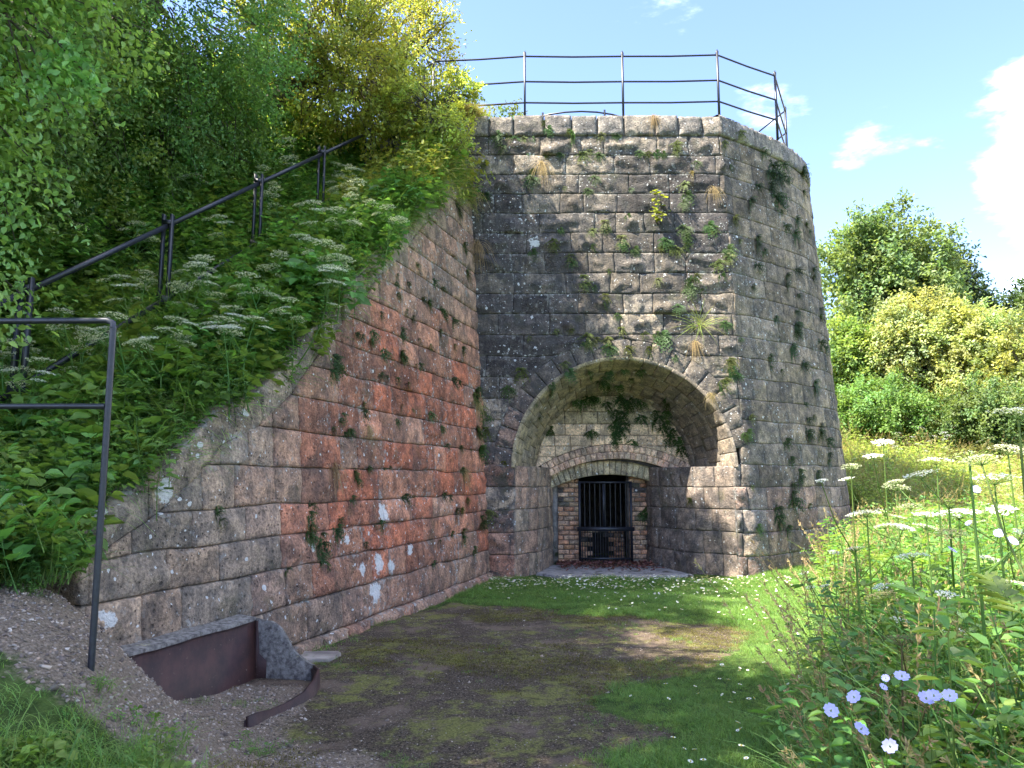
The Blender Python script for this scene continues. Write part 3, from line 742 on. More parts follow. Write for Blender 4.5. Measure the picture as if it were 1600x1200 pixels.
for side, (pl, sign) in enumerate(((LJ, 1), (RJ, -1))):
    fmap, LL = jamb_mapper(pl, sign)
    for k in range(5):
        z0, z1 = k*TH - (.12 if k == 0 else 0), (k + 1)*TH if k < 4 else ZC + .03
        xs = splits(.0 if k % 2 else .005, LL, .28, .5, _sr)
        for a, b in zip(xs[:-1], xs[1:]):
            if side == 0: col = lerp((.36, .28, .20), (.34, .20, .14), _sr.random()*.8 if a < .5 else .2)
            else: col = lerp((.30, .24, .19), (.15, .125, .11), _sr.random()*.8 + (.2 if a > .8 else 0))
            f = _sr.uniform(.8, 1.2)
            o = stone('jamb_stone', tower, M['jamb_stone'], fmap, lambda S, T, a=a, b=b, z0=z0, z1=z1: (a + (b - a)*S, z0 + (z1 - z0)*T), b - a, z1 - z0, cell=.06, rough=.018 if side else .01, bulge=.008,
                      tint=tuple(c*f for c in col), seed=9900 + side*100 + k*10 + int(a*10), depth=.12, gap=.005, wob=.015); wloc(o)
    mb = MB(); q = np.linspace(0, LL, 8); lo = fmap(q, -.3 + 0*q, -.032); hi = fmap(q, ZC + .02 + 0*q, -.032)
    V = np.concatenate([lo, hi]); n = len(q); mb.add(V, [(i, i + 1, n + i + 1, n + i) for i in range(n - 1)])
    # flat ledge where the narrower jambs end and the cone begins
    xo = XC - 1.9 if side == 0 else XC + 1.9
    V = np.concatenate([fmap(q, ZC - .015 + 0*q, -.002), np.stack([xo + 0*q, np.linspace(12.95, 14.9, n), ZC - .015 + 0*q], -1)]); mb.add(V, [(i, i + 1, n + i + 1, n + i) for i in range(n - 1)])
    mb.build('mortar', M['mortar'], tower, loc=tuple(-np.array(tower.location)))

# core of the tower: a shell just behind the stones, with the arch left open
av = np.linspace(.0, TA[-1], 170); zv = np.concatenate([[-.3], np.arange(0, ZTOP - .06, .11), [ZTOP - .06]])
A, Z = np.meshgrid(av, zv, indexing='ij'); P = tower_map(A, Z, -.032)
ny = len(zv); F = []
for i in range(len(av) - 1):
    for j in range(ny - 1):
        xm = (av[i] + av[i + 1])/2 - 2.4; zm = (zv[j] + zv[j + 1])/2
        hole = (abs(xm - XC) < RI + .02 if zm < ZC else math.hypot(xm - XC, zm - ZC) < RO - .12) and av[i] < 7
        if not hole: F.append((i*ny + j, (i + 1)*ny + j, (i + 1)*ny + j + 1, i*ny + j + 1))
mb = MB(); mb.add(P.reshape(-1, 3), F)
q = np.linspace(-.0, 1.0, 8); th = np.linspace(0, math.pi, 40); Q, T_ = np.meshgrid(q, th, indexing='ij'); P = cone_map(Q, T_, -.035)
i = (np.arange(7)[:, None]*40 + np.arange(39)[None]).ravel(); mb.add(P.reshape(-1, 3), np.stack([i, i + 40, i + 41, i + 1], -1))
mb.build('mortar', M['mortar'], tower, loc=tuple(-np.array(tower.location)))
# platform on top
ring = tower_map(np.linspace(0, TA[-1], 90), np.full(90, ZTOP - .05), -.30); c = ring.mean(0)
mb = MB(); mb.add(np.concatenate([ring, [c]]), [(i, (i + 1) % 90, 90) for i in range(90)])
mb.build('platform', simple_mat('platform_soil', (.05, .045, .03), (.14, .12, .08), 8., .95), tower, loc=tuple(-np.array(tower.location)))

# back wall of the recess: pale stones above, two brick arches, brick piers and a dark chamber
def ypl(Y):
    def f(x, z, d=0.):
        x = np.asarray(x, float); z = np.asarray(z, float); return np.stack([x, Y - d + 0*x, z + 0*x], -1)
    return f
R1, C1x, C1z = 2.42, 1.93, 1.98 - 2.42      # upper ring intrados
R2, C2x, C2z = 2.46, 1.82, 1.69 - 2.46
def ring1_top(x): return C1z + np.sqrt(np.maximum((R1 + .27)**2 - (x - C1x)**2, .01))
rgp = random.Random(8); rest = []
zz = [1.55, 1.80, 2.02, 2.22, 2.42, 2.63, 2.86, 3.16]
for k in range(len(zz) - 1):
    z0, z1 = zz[k], zz[k + 1]
    half = math.sqrt(max((RB + .06)**2 - (max(z0, 1.74) - 1.74)**2, .04))
    xs = splits(XC - half, XC + half, .22, .42, rgp)
    for a, b in zip(xs[:-1], xs[1:]):
        lo = max(z0, float(min(ring1_top(a), ring1_top(b))))
        if lo > z1 - .03: continue
        def pq(S, T, a=a, b=b, z0=z0, z1=z1):
            U = a + (b - a)*S; L = np.minimum(np.maximum(z0, ring1_top(U) + .004), z1 - .01); return U, L + (z1 - L)*T
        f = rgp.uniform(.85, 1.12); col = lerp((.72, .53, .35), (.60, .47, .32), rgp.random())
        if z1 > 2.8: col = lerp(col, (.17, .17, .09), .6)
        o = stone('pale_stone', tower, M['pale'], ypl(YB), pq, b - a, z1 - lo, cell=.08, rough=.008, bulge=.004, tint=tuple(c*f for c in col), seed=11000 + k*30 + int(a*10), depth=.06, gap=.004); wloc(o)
def arch_bricks(R, Cx, Cz, half, thick, Y, nrow, wb, cols, seed, depth=.3):
    t_end = math.asin(half/R); n = int(2*t_end*R/wb)
    dth = 2*t_end/n; dr = thick/nrow
    for r in range(nrow):
        for i in range(n):
            t0 = -t_end + i*dth + (dth/2 if r % 2 else 0); t1 = min(t0 + dth, t_end + dth*.3)
            r0 = R + r*dr
            def mpp(rr, th, d=0.): return np.stack([Cx + rr*np.sin(th), Y - d + 0*rr, Cz + rr*np.cos(th)], -1)
            f = rgp.uniform(.78, 1.2); col = lerp(cols[0], cols[1], rgp.random())
            o = stone('brick', tower, M['brick'], mpp, lambda S, T, r0=r0, t0=t0, t1=t1: (r0 + dr*S, t0 + (t1 - t0)*T), dr, wb, cell=.09, rough=.003, bulge=.004, facets=1, tint=tuple(c*f for c in col), seed=seed + r*60 + i, depth=depth, gap=.003); wloc(o)
arch_bricks(R1, C1x, C1z, 1.30, .27, YB - .02, 2, .10, ((.72, .46, .32), (.66, .50, .35)), 12000)
arch_bricks(R2, C2x, C2z, 1.10, .27, YB + .13, 1, .10, ((.46, .38, .24), (.38, .34, .23)), 13000)
def brick_panel(x0, x1, z0, z1, Y, seed, skip=None, bw=.21, bh=.088, cols=((.55, .27, .15), (.56, .40, .27)), name='brick', depth=.10):
    k = 0; z = z0
    while z < z1 - .03:
        zt = min(z + bh, z1); xs = [x0]; x = x0 - (bw/2 if k % 2 else 0)
        while x < x1 - .02:
            x += bw; xs.append(min(x, x1))
        xs = sorted(set(round(v, 4) for v in xs if x0 <= v <= x1))
        for a, b in zip(xs[:-1], xs[1:]):
            if b - a < .03 or (skip and skip((a + b)/2, (z + zt)/2)): continue
            f = rgp.uniform(.65, 1.25); col = lerp(cols[0], cols[1], rgp.random())
            if rgp.random() < .12: col = (.10, .08, .07)
            col = lerp(col, (.14, .15, .06), .35*max(0, rgp.random() - .5)*2)
            o = stone(name, tower, M['brick'], ypl(Y), lambda S, T, a=a, b=b, z=z, zt=zt: (a + (b - a)*S, z + (zt - z)*T), b - a, zt - z, cell=.12, rough=.004, bulge=.004, facets=1, tint=tuple(c*f for c in col), seed=seed + k*20 + int(a*9), depth=depth, gap=.006); wloc(o)
        z = zt; k += 1
def intr2(x): return C2z + math.sqrt(R2**2 - (x - C2x)**2)
def cutp(x, z): return z > intr2(x) + .02
brick_panel(.86, 1.26, .04, 1.66, 14.62, 14000, cutp); brick_panel(2.20, 2.54, .04, 1.66, 14.62, 15000, cutp)
brick_panel(1.26, 2.20, .04, .62, 15.25, 16000, lambda x, z: abs(x - 1.74) < .22 and z < .36 or math.hypot(x - 1.74, z - .36) < .22)
mb = MB()
mb.box((.80, 14.9, .9), (.12, .5, 2.0)); mb.box((2.62, 14.9, .9), (.14, .5, 2.0))           # reveals beside the piers
mb.box((1.06, 14.86, .84), (.40, .42, 1.68)); mb.box((2.37, 14.86, .84), (.34, .42, 1.68))
mb.build('mortar', M['mortar'], tower, loc=tuple(-np.array(tower.location)))
mb = MB()
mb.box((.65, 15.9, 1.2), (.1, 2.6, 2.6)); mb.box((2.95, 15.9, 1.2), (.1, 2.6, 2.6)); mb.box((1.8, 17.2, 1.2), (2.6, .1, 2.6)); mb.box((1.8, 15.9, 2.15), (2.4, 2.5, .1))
# masonry over the opening, behind the arches
xx = np.linspace(.5, 3.25, 24); lo = np.array([intr2(x) + .26 if abs(x - C2x) < 1.2 else 1.5 for x in xx])
V = np.concatenate([np.stack([xx, 0*xx + YB + .045, np.minimum(lo, 3.2)], -1), np.stack([xx, 0*xx + YB + .045, 0*xx + 3.25], -1)]); mb.add(V, [(i, i + 1, 25 + i - 0, 24 + i) for i in range(23)])
V = np.concatenate([np.stack([xx, 0*xx + YB + .18, np.array([intr2(x) + .02 if abs(x - C2x) < 1.2 else 1.3 for x in xx])], -1), np.stack([xx, 0*xx + YB + .18, 0*xx + 2.2], -1)]); mb.add(V, [(i, i + 1, 25 + i - 0, 24 + i) for i in range(23)])
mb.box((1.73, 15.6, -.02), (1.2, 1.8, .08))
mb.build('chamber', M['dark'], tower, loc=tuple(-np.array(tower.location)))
# rough stones inside the chamber
rest = []
for k in range(5):
    for i in range(4):
        stone('chamber_stone', tower, M['jamb_stone'], ypl(16.9), lambda S, T, k=k, i=i: (1.0 + i*.42 + (k % 2)*.15 + .42*S, .1 + k*.36 + .36*T), .42, .36, cell=.08, rough=.06, bulge=.03, tint=(.12, .10, .08), seed=17000 + k*9 + i, collect=rest)
join_stones('chamber_stone', tower, M['jamb_stone'], rest); tower.children[-1].location = -tower.location

# ------------------------------------------------------------------ sill, leaves, gate
mb = MB()
sx_, sy_ = [.70, .42, .95, 2.2, 3.0, 2.62], [14.5, 13.2, 12.62, 12.55, 13.05, 14.5]
def slab(mbb, xs, ys, z0, z1, rg, n=8):
    pts = []
    for i in range(len(xs)):
        j = (i + 1) % len(xs)
        for t in np.linspace(0, 1, n, endpoint=False): pts.append((xs[i] + (xs[j] - xs[i])*t + rg.uniform(-.03, .03), ys[i] + (ys[j] - ys[i])*t + rg.uniform(-.03, .03)))
    pts = np.array(pts); m = len(pts); c = pts.mean(0)
    V = np.concatenate([np.c_[pts, np.full(m, z0)], np.c_[c + (pts - c)*.99, np.full(m, z1 - .015)], np.c_[c + (pts - c)*.96, np.full(m, z1)], [[c[0], c[1], z1]]])
    F4 = [(i, (i + 1) % m, m + (i + 1) % m, m + i) for i in range(m)] + [(m + i, m + (i + 1) % m, 2*m + (i + 1) % m, 2*m + i) for i in range(m)]
    mbb.add(V, F4); mbb.add(V, [(2*m + i, 2*m + (i + 1) % m, 3*m) for i in range(m)])
slab(mb, sx_, sy_, -.1, .045, _sr)
tag(mb.build('door_sill', M['concrete'], None), 'low pale concrete slab at the foot of the arched recess, in front of the barred gate', 'slab')
mb = MB(); n = 900; rg = np.random.default_rng(3)
x = rg.uniform(.85, 2.6, n); y = 14.75 - np.abs(rg.normal(0, .55, n)); k = (y > 13.2); x, y = x[k], y[k]; n = len(x)
mb.leaves(np.c_[x, y, .05 + .05*rg.random(n)], np.c_[unit(n, rg)[:, :2], rg.uniform(-.3, .5, n)], np.c_[rg.normal(0, .4, (n, 2)), np.ones(n)], rg.uniform(.04, .09, n), rg.uniform(.03, .05, n),
          np.array([.20, .09, .07])*rg.uniform(.4, 1.6, (n, 1)) + rg.uniform(0, .03, (n, 3)))
tag(mb.build('fallen_leaves', M['deadleaf'], None), 'drift of dry reddish leaves on the floor below the gate', 'leaves', kind='stuff')

gate = empty('iron_gate', (1.74, 14.5, .05), 'black iron barred gate closing the brick opening under the arch', 'gate')
def gpart(name, boxes, mat='iron_black'):
    b = MB()
    for c, s in boxes: b.box(c, s)
    return b.build(name, M[mat], gate)
GW = .96; GH = 1.52
gpart('frame', [((-GW/2, 0, GH/2), (.045, .03, GH)), ((GW/2, 0, GH/2), (.045, .03, GH)), ((0, .002, GH - .02), (GW - .05, .03, .035)), ((0, .002, .10), (GW - .05, .03, .035))])
gpart('meeting_bar', [((-.03, -.004, GH*.52 + .28), (.05, .035, GH*.52))])
gpart('lock_rail', [((0, -.02, .64), (GW + .10, .03, .075))])
for i in range(9):
    xx = -GW/2 + GW*(i + 1)/10
    b = MB(); b.tube([(xx, .012, .06), (xx, .012, 1.0), (xx, .012, GH - .03)], .0085, 6); b.build('bar', M['iron_black'], gate)
for i in range(10):
    xx = -GW/2 + GW*(i + .5)/10
    b = MB(); b.tube([(xx, .02, .02), (xx, .02, .3), (xx, .02, .70)], [.0075, .0075, .002], 6); b.build('short_bar', M['iron_black'], gate)

# ------------------------------------------------------------------ railing on the tower
rail = empty('tower_railing', (1.3, 13.4, ZTOP), 'dark three bar iron railing round the top of the tower', 'railing')
def rloc(o, root): o.location = Vector(o.location) - root.location; return o
RP = [at_t(662, 150, 14.5), at_t(677, 150, 14.3), at_t(820, 130, 14.15), at_t(973, 130, 14.15), at_t(1122, 130, 14.1), at_t(1212, 150, 14.85), at_t(1227, 180, 16.3), None]
RP[-1] = Vector((5.2, 17.8, 9))
tops = [9.36, 9.42, 9.45, 9.45, 9.45, 9.45, 9.45, 9.4]
for i, p in enumerate(RP):
    b = MB(); z1 = tops[i]
    b.box((p.x, p.y, (ZTOP - .1 + z1)/2), (.038, .040, z1 - ZTOP + .1))
    b.box((p.x, p.y, z1 - .03), (.05, .03, .045)); b.tube([(p.x, p.y, z1 - .04), (p.x, p.y, z1 + .03)], [.016, .012], 6)
    rloc(b.build('post', M['iron_black'], rail), rail)
for z in (9.375, 8.88, 8.47):
    for i in range(1, len(RP) - 1):
        p, q = RP[i], RP[i + 1]
        b = MB(); sag = .012; b.tube([(p.x, p.y, z), ((p.x + q.x)/2, (p.y + q.y)/2, z - sag), (q.x, q.y, z)], .017, 8); rloc(b.build('rail', M['iron_black'], rail, True), rail)
b = MB(); p, q = RP[0], RP[1]
for z in (9.33, 8.83, 8.42): b.tube([(p.x, p.y, z), (q.x, q.y, z + .02)], .015, 6)
rloc(b.build('rail', M['iron_black'], rail), rail)
rr = empty('mouth_railing', (1.45, 16.95, ZTOP), 'curved low iron railing glimpsed above the cornice, behind the front railing', 'railing')
b = MB(); an = np.linspace(0, 2*math.pi, 33); b.tube(np.c_[1.7*np.cos(an), 1.7*np.sin(an), np.full(33, 1.08)], .02, 6, cap=False); b.build('rail', M['iron_black'], rr, True)
b = MB(); b.tube(np.c_[1.7*np.cos(an), 1.7*np.sin(an), np.full(33, .6)], .016, 6, cap=False); b.build('rail', M['iron_black'], rr, True)
for k in range(8):
    t = rad(-118 + 45*k); b = MB(); b.tube([(1.7*math.cos(t), 1.7*math.sin(t), -.1), (1.7*math.cos(t), 1.7*math.sin(t), 1.15)], .022, 6); b.build('post', M['iron_black'], rr)

# ------------------------------------------------------------------ stair railing up the bank
sr_ = empty('stair_railing', (-3.99, 6.15, 2.0), 'dark blue-black iron handrail climbing the planted bank on paired flat posts', 'railing')
PK = [Vector((-3.99 + .371*k, 6.155 + 1.65*k, 3.13 + 1.12*k)) for k in range(-1, 5)]
def strut(b, p, q, w, h):
    p, q = Vector(p), Vector(q); d = (q - p); L = d.length; rot = d.to_track_quat('Y', 'Z'); b.box((p + q)/2, (w, L, h), rot=rot)
for i in range(len(PK) - 1):
    b = MB(); strut(b, PK[i], PK[i + 1], .034, .046); rloc(b.build('handrail', M['iron_black'], sr_), sr_)
    b = MB(); o_ = Vector((0, 0, -.80)); strut(b, PK[i] + o_, PK[i + 1] + o_, .034, .045); rloc(b.build('lower_rail', M['iron_black'], sr_), sr_)
for i, p in enumerate(PK):
    b = MB()
    for dx in (-.042, .042): b.box((p.x + dx, p.y, p.z - .52), (.026, .055, 1.28))
    b.box((p.x, p.y, p.z + .03), (.09, .06, .05)); b.box((p.x, p.y, p.z - .80), (.13, .07, .09)); rloc(b.build('post', M['iron_black'], sr_), sr_)

# near handrail on the left
p0 = at_t(143, 1032, 3.55); ptop = at_t(179, 487, 3.55); ptop.x, ptop.y = p0.x, p0.y
nr = empty('path_railing', tuple(p0), 'slender black tube railing standing on the gravel mound, nearest the camera', 'railing')
gb = float(ground_h(p0.x, p0.y)); H = ptop.z - p0.z
b = MB(); b.tube([(0, 0, gb - p0.z - .2), (0, 0, H*.5), (0, 0, H - .035)], .0155, 10); b.build('post', M['iron_black'], nr, True)
b = MB(); b.tube([(0, 0, H - .04), (-.004, 0, H - .012), (-.03, 0, H), (-1.2, .12, H + .02), (-2.6, .3, H + .03)], .0155, 10); b.build('top_rail', M['iron_black'], nr, True)
b = MB(); b.tube([(-.012, 0, H - .42), (-1.2, .12, H - .41), (-2.6, .3, H - .4)], .014, 10); b.build('lower_rail', M['iron_black'], nr, True)
b = MB(); b.tube([(-2.5, .29, -.9), (-2.5, .29, H)], .0185, 10); b.build('post', M['iron_black'], nr, True)

# ------------------------------------------------------------------ old iron trough
tro = empty('iron_trough', (-2.3, 5.8, 0), 'broken rusty cast iron trough lying against the foot of the red wall', 'trough')
def wp(s, off, z): 
    q = wall_map(s, 0., off); return np.array([q[0], q[1], z])
s0, s1 = wall_hit(165, 1020)[0], wall_hit(372, 985)[0]; s0 = max(s0, s1 + 1.35)
def plate(pts_top, pts_bot, th_vec, name, mat, n=1):
    """a thick plate between two polylines"""
    T = np.array(pts_top, float); B = np.array(pts_bot, float); th = np.array(th_vec, float); m = len(T)
    V = np.concatenate([T, B, T + th, B + th]); b = MB(); F = []
    for i in range(m - 1):
        F += [(i, i + 1, m + i + 1, m + i), (2*m + i + 1, 2*m + i, 3*m + i, 3*m + i + 1), (i + 1, i, 2*m + i, 2*m + i + 1)]
    F += [(0, m, 3*m, 2*m), (m - 1, 3*m - 1, 4*m - 1, 2*m - 1)]
    b.add(V, F); o = b.build(name, M[mat], tro); return rloc(o, tro)
ns = 12; S = np.linspace(s0, s1, ns); off = .13
zt = lambda s: .47 + .004*np.sin(s*9) + .0*s
plate([wp(s, off, zt(s)) for s in S], [wp(s, off + .05, -.15) for s in S], (wp(s1, off - .02, 0) - wp(s1, off, 0)), 'back_plate', 'rust')
rgx = np.random.default_rng(4)
b = MB()
L1 = np.array([wp(s, off + .012 + rgx.uniform(-.006, .006), zt(s) - .012) for s in S]); L2 = np.array([wp(s, off + .012 + rgx.uniform(-.008, .004), zt(s) + .012) for s in S]); L3 = np.array([wp(s, -.02 - .45*WB, zt(s) + .03) for s in S])
V = np.concatenate([L1, L2, L3]); b.add(V, [(r*ns + i, r*ns + i + 1, (r + 1)*ns + i + 1, (r + 1)*ns + i) for r in range(2) for i in range(ns - 1)])
rloc(b.build('top_flange', M['rust_grey'], tro), tro)
# end plate coming out from the wall, broken down to its front corner
e0 = wp(s1, off, 0); e1 = np.array([-1.60, 6.40, 0.]); m = 12; tt = np.linspace(0, 1, m)
prof = np.interp(tt, [0, .42, .55, .68, .82, 1], [.475, .43, .33, .21, .17, .11]) + rgx.uniform(-.01, .01, m)
base = np.array([e0 + (e1 - e0)*t - np.array([0, .02*math.sin(t*3), 0]) for t in tt])
plate([q + [0, 0, z] for q, z in zip(base, prof)], [q + [0, 0, -.12] for q in base], (.01, .035, 0), 'end_plate', 'rust_grey')
q0 = e0 + (e1 - e0)*.02 - np.array([0, .012, 0]); q1 = e0 + (e1 - e0)*.62 - np.array([0, .014, 0])
plate([q0 + [0, 0, .46], q0*.94 + q1*.06 + [0, 0, .455], q0*.86 + q1*.14 + [0, 0, .2], q0*.5 + q1*.5 + [0, 0, .11], q1 + [0, 0, .05]], [q0 + [0, 0, .0], q0*.94 + q1*.06, q0*.86 + q1*.14, q0*.5 + q1*.5, q1 + [0, 0, 0]], (0, .01, 0), 'rust_scar', 'rust')
# curving front lip, mostly buried
lip = np.array([(-1.60, 6.40), (-1.52, 6.22), (-1.50, 6.02), (-1.53, 5.84), (-1.60, 5.66), (-1.66, 5.50), (-1.70, 5.35), (-1.73, 5.22)]); lz = [.11, .12, .10, .06, .04, .035, .06, .055]
plate([(x, y, float(ground_h(x, y)) + z + .01) for (x, y), z in zip(lip, lz)], [(x + .02, y, -.15) for x, y in lip], (.020, 0, 0), 'front_lip', 'rust')
plate([(x - .012, y, float(ground_h(x, y)) + z - .015) for (x, y), z in zip(lip, lz)], [(x - .002, y, -.15) for x, y in lip], (.008, 0, 0), 'rust_scar', 'rust')
b = MB(); slab(b, [-1.95, -1.62, -1.58, -1.9], [6.95, 7.0, 7.35, 7.3], -.02, .035, _sr, 4); tag(b.build('flat_stone', M['gravel'], None), 'flat grey stone slab lying between the iron trough and the red wall foot', 'stone')

# ------------------------------------------------------------------ plant prototypes (meshes shared by the copies)
def g_(c, f=1.): return np.array(c, float)*f
GREEN_D = g_((.080, .165, .052)); GREEN = g_((.135, .265, .070)); GREEN_L = g_((.225, .345, .085)); OLIVE = g_((.14, .17, .045)); STRAW = g_((.36, .27, .14)); GOLD = g_((.34, .36, .085)); WHITE = g_((.84, .84, .78))

def fern_mesh(seed, n=14, L=.12, col=GREEN_D, droop=.6):
    """rusty-back / spleenwort tuft growing out along +Y of a wall"""
    r = np.random.default_rng(seed); mb = MB()
    for i in range(n):
        a = r.uniform(0, 2*math.pi); sp = r.uniform(.4, 1.15)
        d = np.array([math.cos(a)*sp, r.uniform(.25, .8), math.sin(a)*sp*.9 - .05]); d /= np.linalg.norm(d)
        l = L*r.uniform(.6, 1.15); t = np.linspace(0, 1, 6); P = t[:, None]*d*l; P[:, 2] -= droop*l*t**2*.8
        side = np.cross(d, [0, 1, .3]); side /= np.linalg.norm(side) + 1e-6
        c = col*r.uniform(.6, 1.5); mb.ribbon(P, np.array([.004, .004, .004, .003, .003, .001]), side, c*.8)
        for j in range(1, 6):
            w = l*.17*(1 - .5*abs(j - 2.5)/3)
            for sg in (-1, 1):
                mb.leaves([P[j] - d*l*.06], [side*sg + d*.35], [[0, 1, .4]], w, w*.62, c*r.uniform(.8, 1.2), .1)
    return mb.mesh('fern_fronds')
def grass_mesh(name, seed, n=30, L=.3, W=.006, spread=.5, droop=.5, cols=(GREEN, GREEN_L), base=.05, seg=4, up=1.):
    r = np.random.default_rng(seed); mb = MB()
    for i in range(n):
        a = r.uniform(0, 2*math.pi); sp = abs(r.normal(0, spread)); d = np.array([math.cos(a)*sp, math.sin(a)*sp, up]); d /= np.linalg.norm(d)
        l = L*r.uniform(.45, 1.15); t = np.linspace(0, 1, seg + 1); b0 = np.array([r.normal(0, base), r.normal(0, base), 0])
        P = b0 + t[:, None]*d*l; h = np.array([d[0], d[1], 0]) + 1e-6; h /= np.linalg.norm(h); P += (t**2)[:, None]*(h*droop*l*.6); P[:, 2] -= droop*l*t**2.2*.65
        side = np.array([-h[1], h[0], 0])*math.cos(r.uniform(-.8, .8)) + np.array([h[0], h[1], 0])*.3
        side /= np.linalg.norm(side)
        c = cols[0] + (cols[1] - cols[0])*r.random(); c = c*r.uniform(.75, 1.25)
        mb.ribbon(P, W*np.array([1, 1, .85, .55, .08] if seg == 4 else np.linspace(1, .1, seg + 1)), side, np.outer(np.linspace(.7, 1.15, seg + 1), c))
    return mb.mesh(name)
def broad_mesh(seed, n=26, H=.35, L=.09, W=.06, col=GREEN, stems=6, spread=.22):
    """nettle / ground elder: stems with pairs or threes of broad leaves"""
    r = np.random.default_rng(seed); mb = MB(); per = max(2, n//stems)
    for i in range(stems):
        a = r.uniform(0, 2*math.pi); b0 = np.array([r.normal(0, spread*.5), r.normal(0, spread*.5), 0]); h = H*r.uniform(.55, 1.1)
        tip = b0 + np.array([math.cos(a)*spread*r.random(), math.sin(a)*spread*r.random(), h]); mb.tube([b0, (b0 + tip)/2 + r.normal(0, .01, 3), tip], [.003, .0025, .0015], 3, col*.9, cap=False)
        P, D, U, LL, C = [], [], [], [], []
        for j in range(per):
            t = .3 + .7*(j + 1)/per; q = b0 + (tip - b0)*t; a2 = j*2.4 + a
            for k in range(3):
                a3 = a2 + (k - 1)*.75; dd = np.array([math.cos(a3), math.sin(a3), r.uniform(-.25, .45)])
                P.append(q + dd*.02); D.append(dd); U.append(np.array([0, 0, 1.]) + r.normal(0, .25, 3)); LL.append(L*r.uniform(.6, 1.15)*(1.15 - .4*t)); C.append(col*r.uniform(.65, 1.35)*np.array([1, 1, .9]))
        LL = np.array(LL); mb.leaves(P, D, U, LL, LL*W/L, np.array(C), .18)
    return mb.mesh('broad_leaves')
def umbel_parts(seed, H=.9, R=.07, col=WHITE, stemc=GREEN, heads=4, lean=.1, thick=.004, rays=15, flor=14, leafy=True, dark=False):
    """cow parsley / hogweed: ribbed stem, branches, flat topped umbels; returns stem mesh, flower mesh"""
    r = np.random.default_rng(seed); ms = MB(); out_ = []
    top = np.array([r.normal(0, lean), r.normal(0, lean), H]); t = np.linspace(0, 1, 6)[:, None]
    P = t*top + np.sin(t*math.pi)*np.array([r.normal(0, lean*.4), r.normal(0, lean*.4), 0]); ms.tube(P, thick*np.linspace(1.4, .6, 6), 6, stemc)
    hs = [(P[-1], np.array([0, 0, 1.]) + r.normal(0, .12, 3), R)]
    for k in range(heads - 1):
        q = P[2 + k % 3] + (P[3 + k % 3] - P[2 + k % 3])*r.random(); a = r.uniform(0, 6.28); l = H*r.uniform(.25, .5)
        e = q + np.array([math.cos(a)*l*.55, math.sin(a)*l*.55, l*.85]); e[2] = min(e[2], H*r.uniform(.84, .97)); ms.tube([q, (q + e)/2 + [math.cos(a)*l*.06, math.sin(a)*l*.06, -.02*l], e], thick*np.array([.7, .6, .45]), 5, stemc)
        hs.append((e, np.array([math.cos(a)*.25, math.sin(a)*.25, 1.]), R*r.uniform(.55, .95)))
    for c, nrm, rr in hs:
        mf = MB(); out_.append(mf)
        nrm = nrm/np.linalg.norm(nrm); A = np.cross(nrm, [.3, 1, 0]); A /= np.linalg.norm(A); B = np.cross(nrm, A)
        for i in range(rays):
            a = i*2.39996; q = rr*math.sqrt((i + .6)/rays); e = c + (A*math.cos(a) + B*math.sin(a))*q + nrm*rr*(.42 - .18*(q/rr)**2)
            mf.tube([c, c + (e - c)*.5 + nrm*.03*rr, e], [thick*.22, thick*.16, thick*.14], 3, stemc, cap=False)
            n = flor; aa = r.uniform(0, 6.28, n); qq = rr*.20*np.sqrt(r.random(n))
            Pf = e + np.outer(np.cos(aa)*qq, A) + np.outer(np.sin(aa)*qq, B) + np.outer(r.uniform(-.03, .12, n)*rr, nrm)
            s_ = rr*.088; mf.leaves(Pf - (np.outer(np.cos(aa), A) + np.outer(np.sin(aa), B))*s_*.5, np.outer(np.cos(aa), A) + np.outer(np.sin(aa), B), np.tile(nrm, (n, 1)) + r.normal(0, .2, (n, 3)), s_*1.3, s_*1.25, col*r.uniform(.75, 1.1, (n, 1)), .05)
    if leafy:
        for k in range(3):
            q = P[1 + k]; a = r.uniform(0, 6.28); dd = np.array([math.cos(a), math.sin(a), .35])
            n = 13; tt = np.linspace(.25, 1, n); LL = H*.2
            sg = np.where(np.arange(n) % 2, 1, -1); sd = np.array([-math.sin(a), math.cos(a), 0])
            ms.tube([q, q + dd*LL], [.002, .001], 3, stemc, cap=False)
            ms.leaves(q + tt[:, None]*dd*LL, dd*.6 + sg[:, None]*sd*(1.1 - tt[:, None]*.8), np.tile([0, 0, 1.], (n, 1)) + r.normal(0, .2, (n, 3)), LL*.30, LL*.13, GREEN_L*r.uniform(.6, 1.1, (n, 1)), .15)
    return ms.mesh('stem'), [q_.mesh('umbel') for q_ in out_]
FERN = [fern_mesh(60 + i, 26 + i*2, .105, GREEN_D*(.42 + .09*i)*[1.1, 1, .8]) for i in range(4)] + [fern_mesh(70 + i, 24, .105, OLIVE*.8) for i in range(3)]
DRYT = [grass_mesh('dry_blades', 80 + i, 60, .34, .004, .55, .9, (STRAW*.7, STRAW*1.2), .03) for i in range(3)]
UMB = [umbel_parts(90 + i, .62, .080, WHITE*1.06, GREEN*.9, 5) for i in range(4)]
for m_ in FERN: m_.materials.append(M['leaf'])
for m_ in DRYT: m_.materials.append(M['dry'])
for a_, b_ in UMB:
    a_.materials.append(M['leaf'])
    for q_ in b_: q_.materials.append(M['petal'])

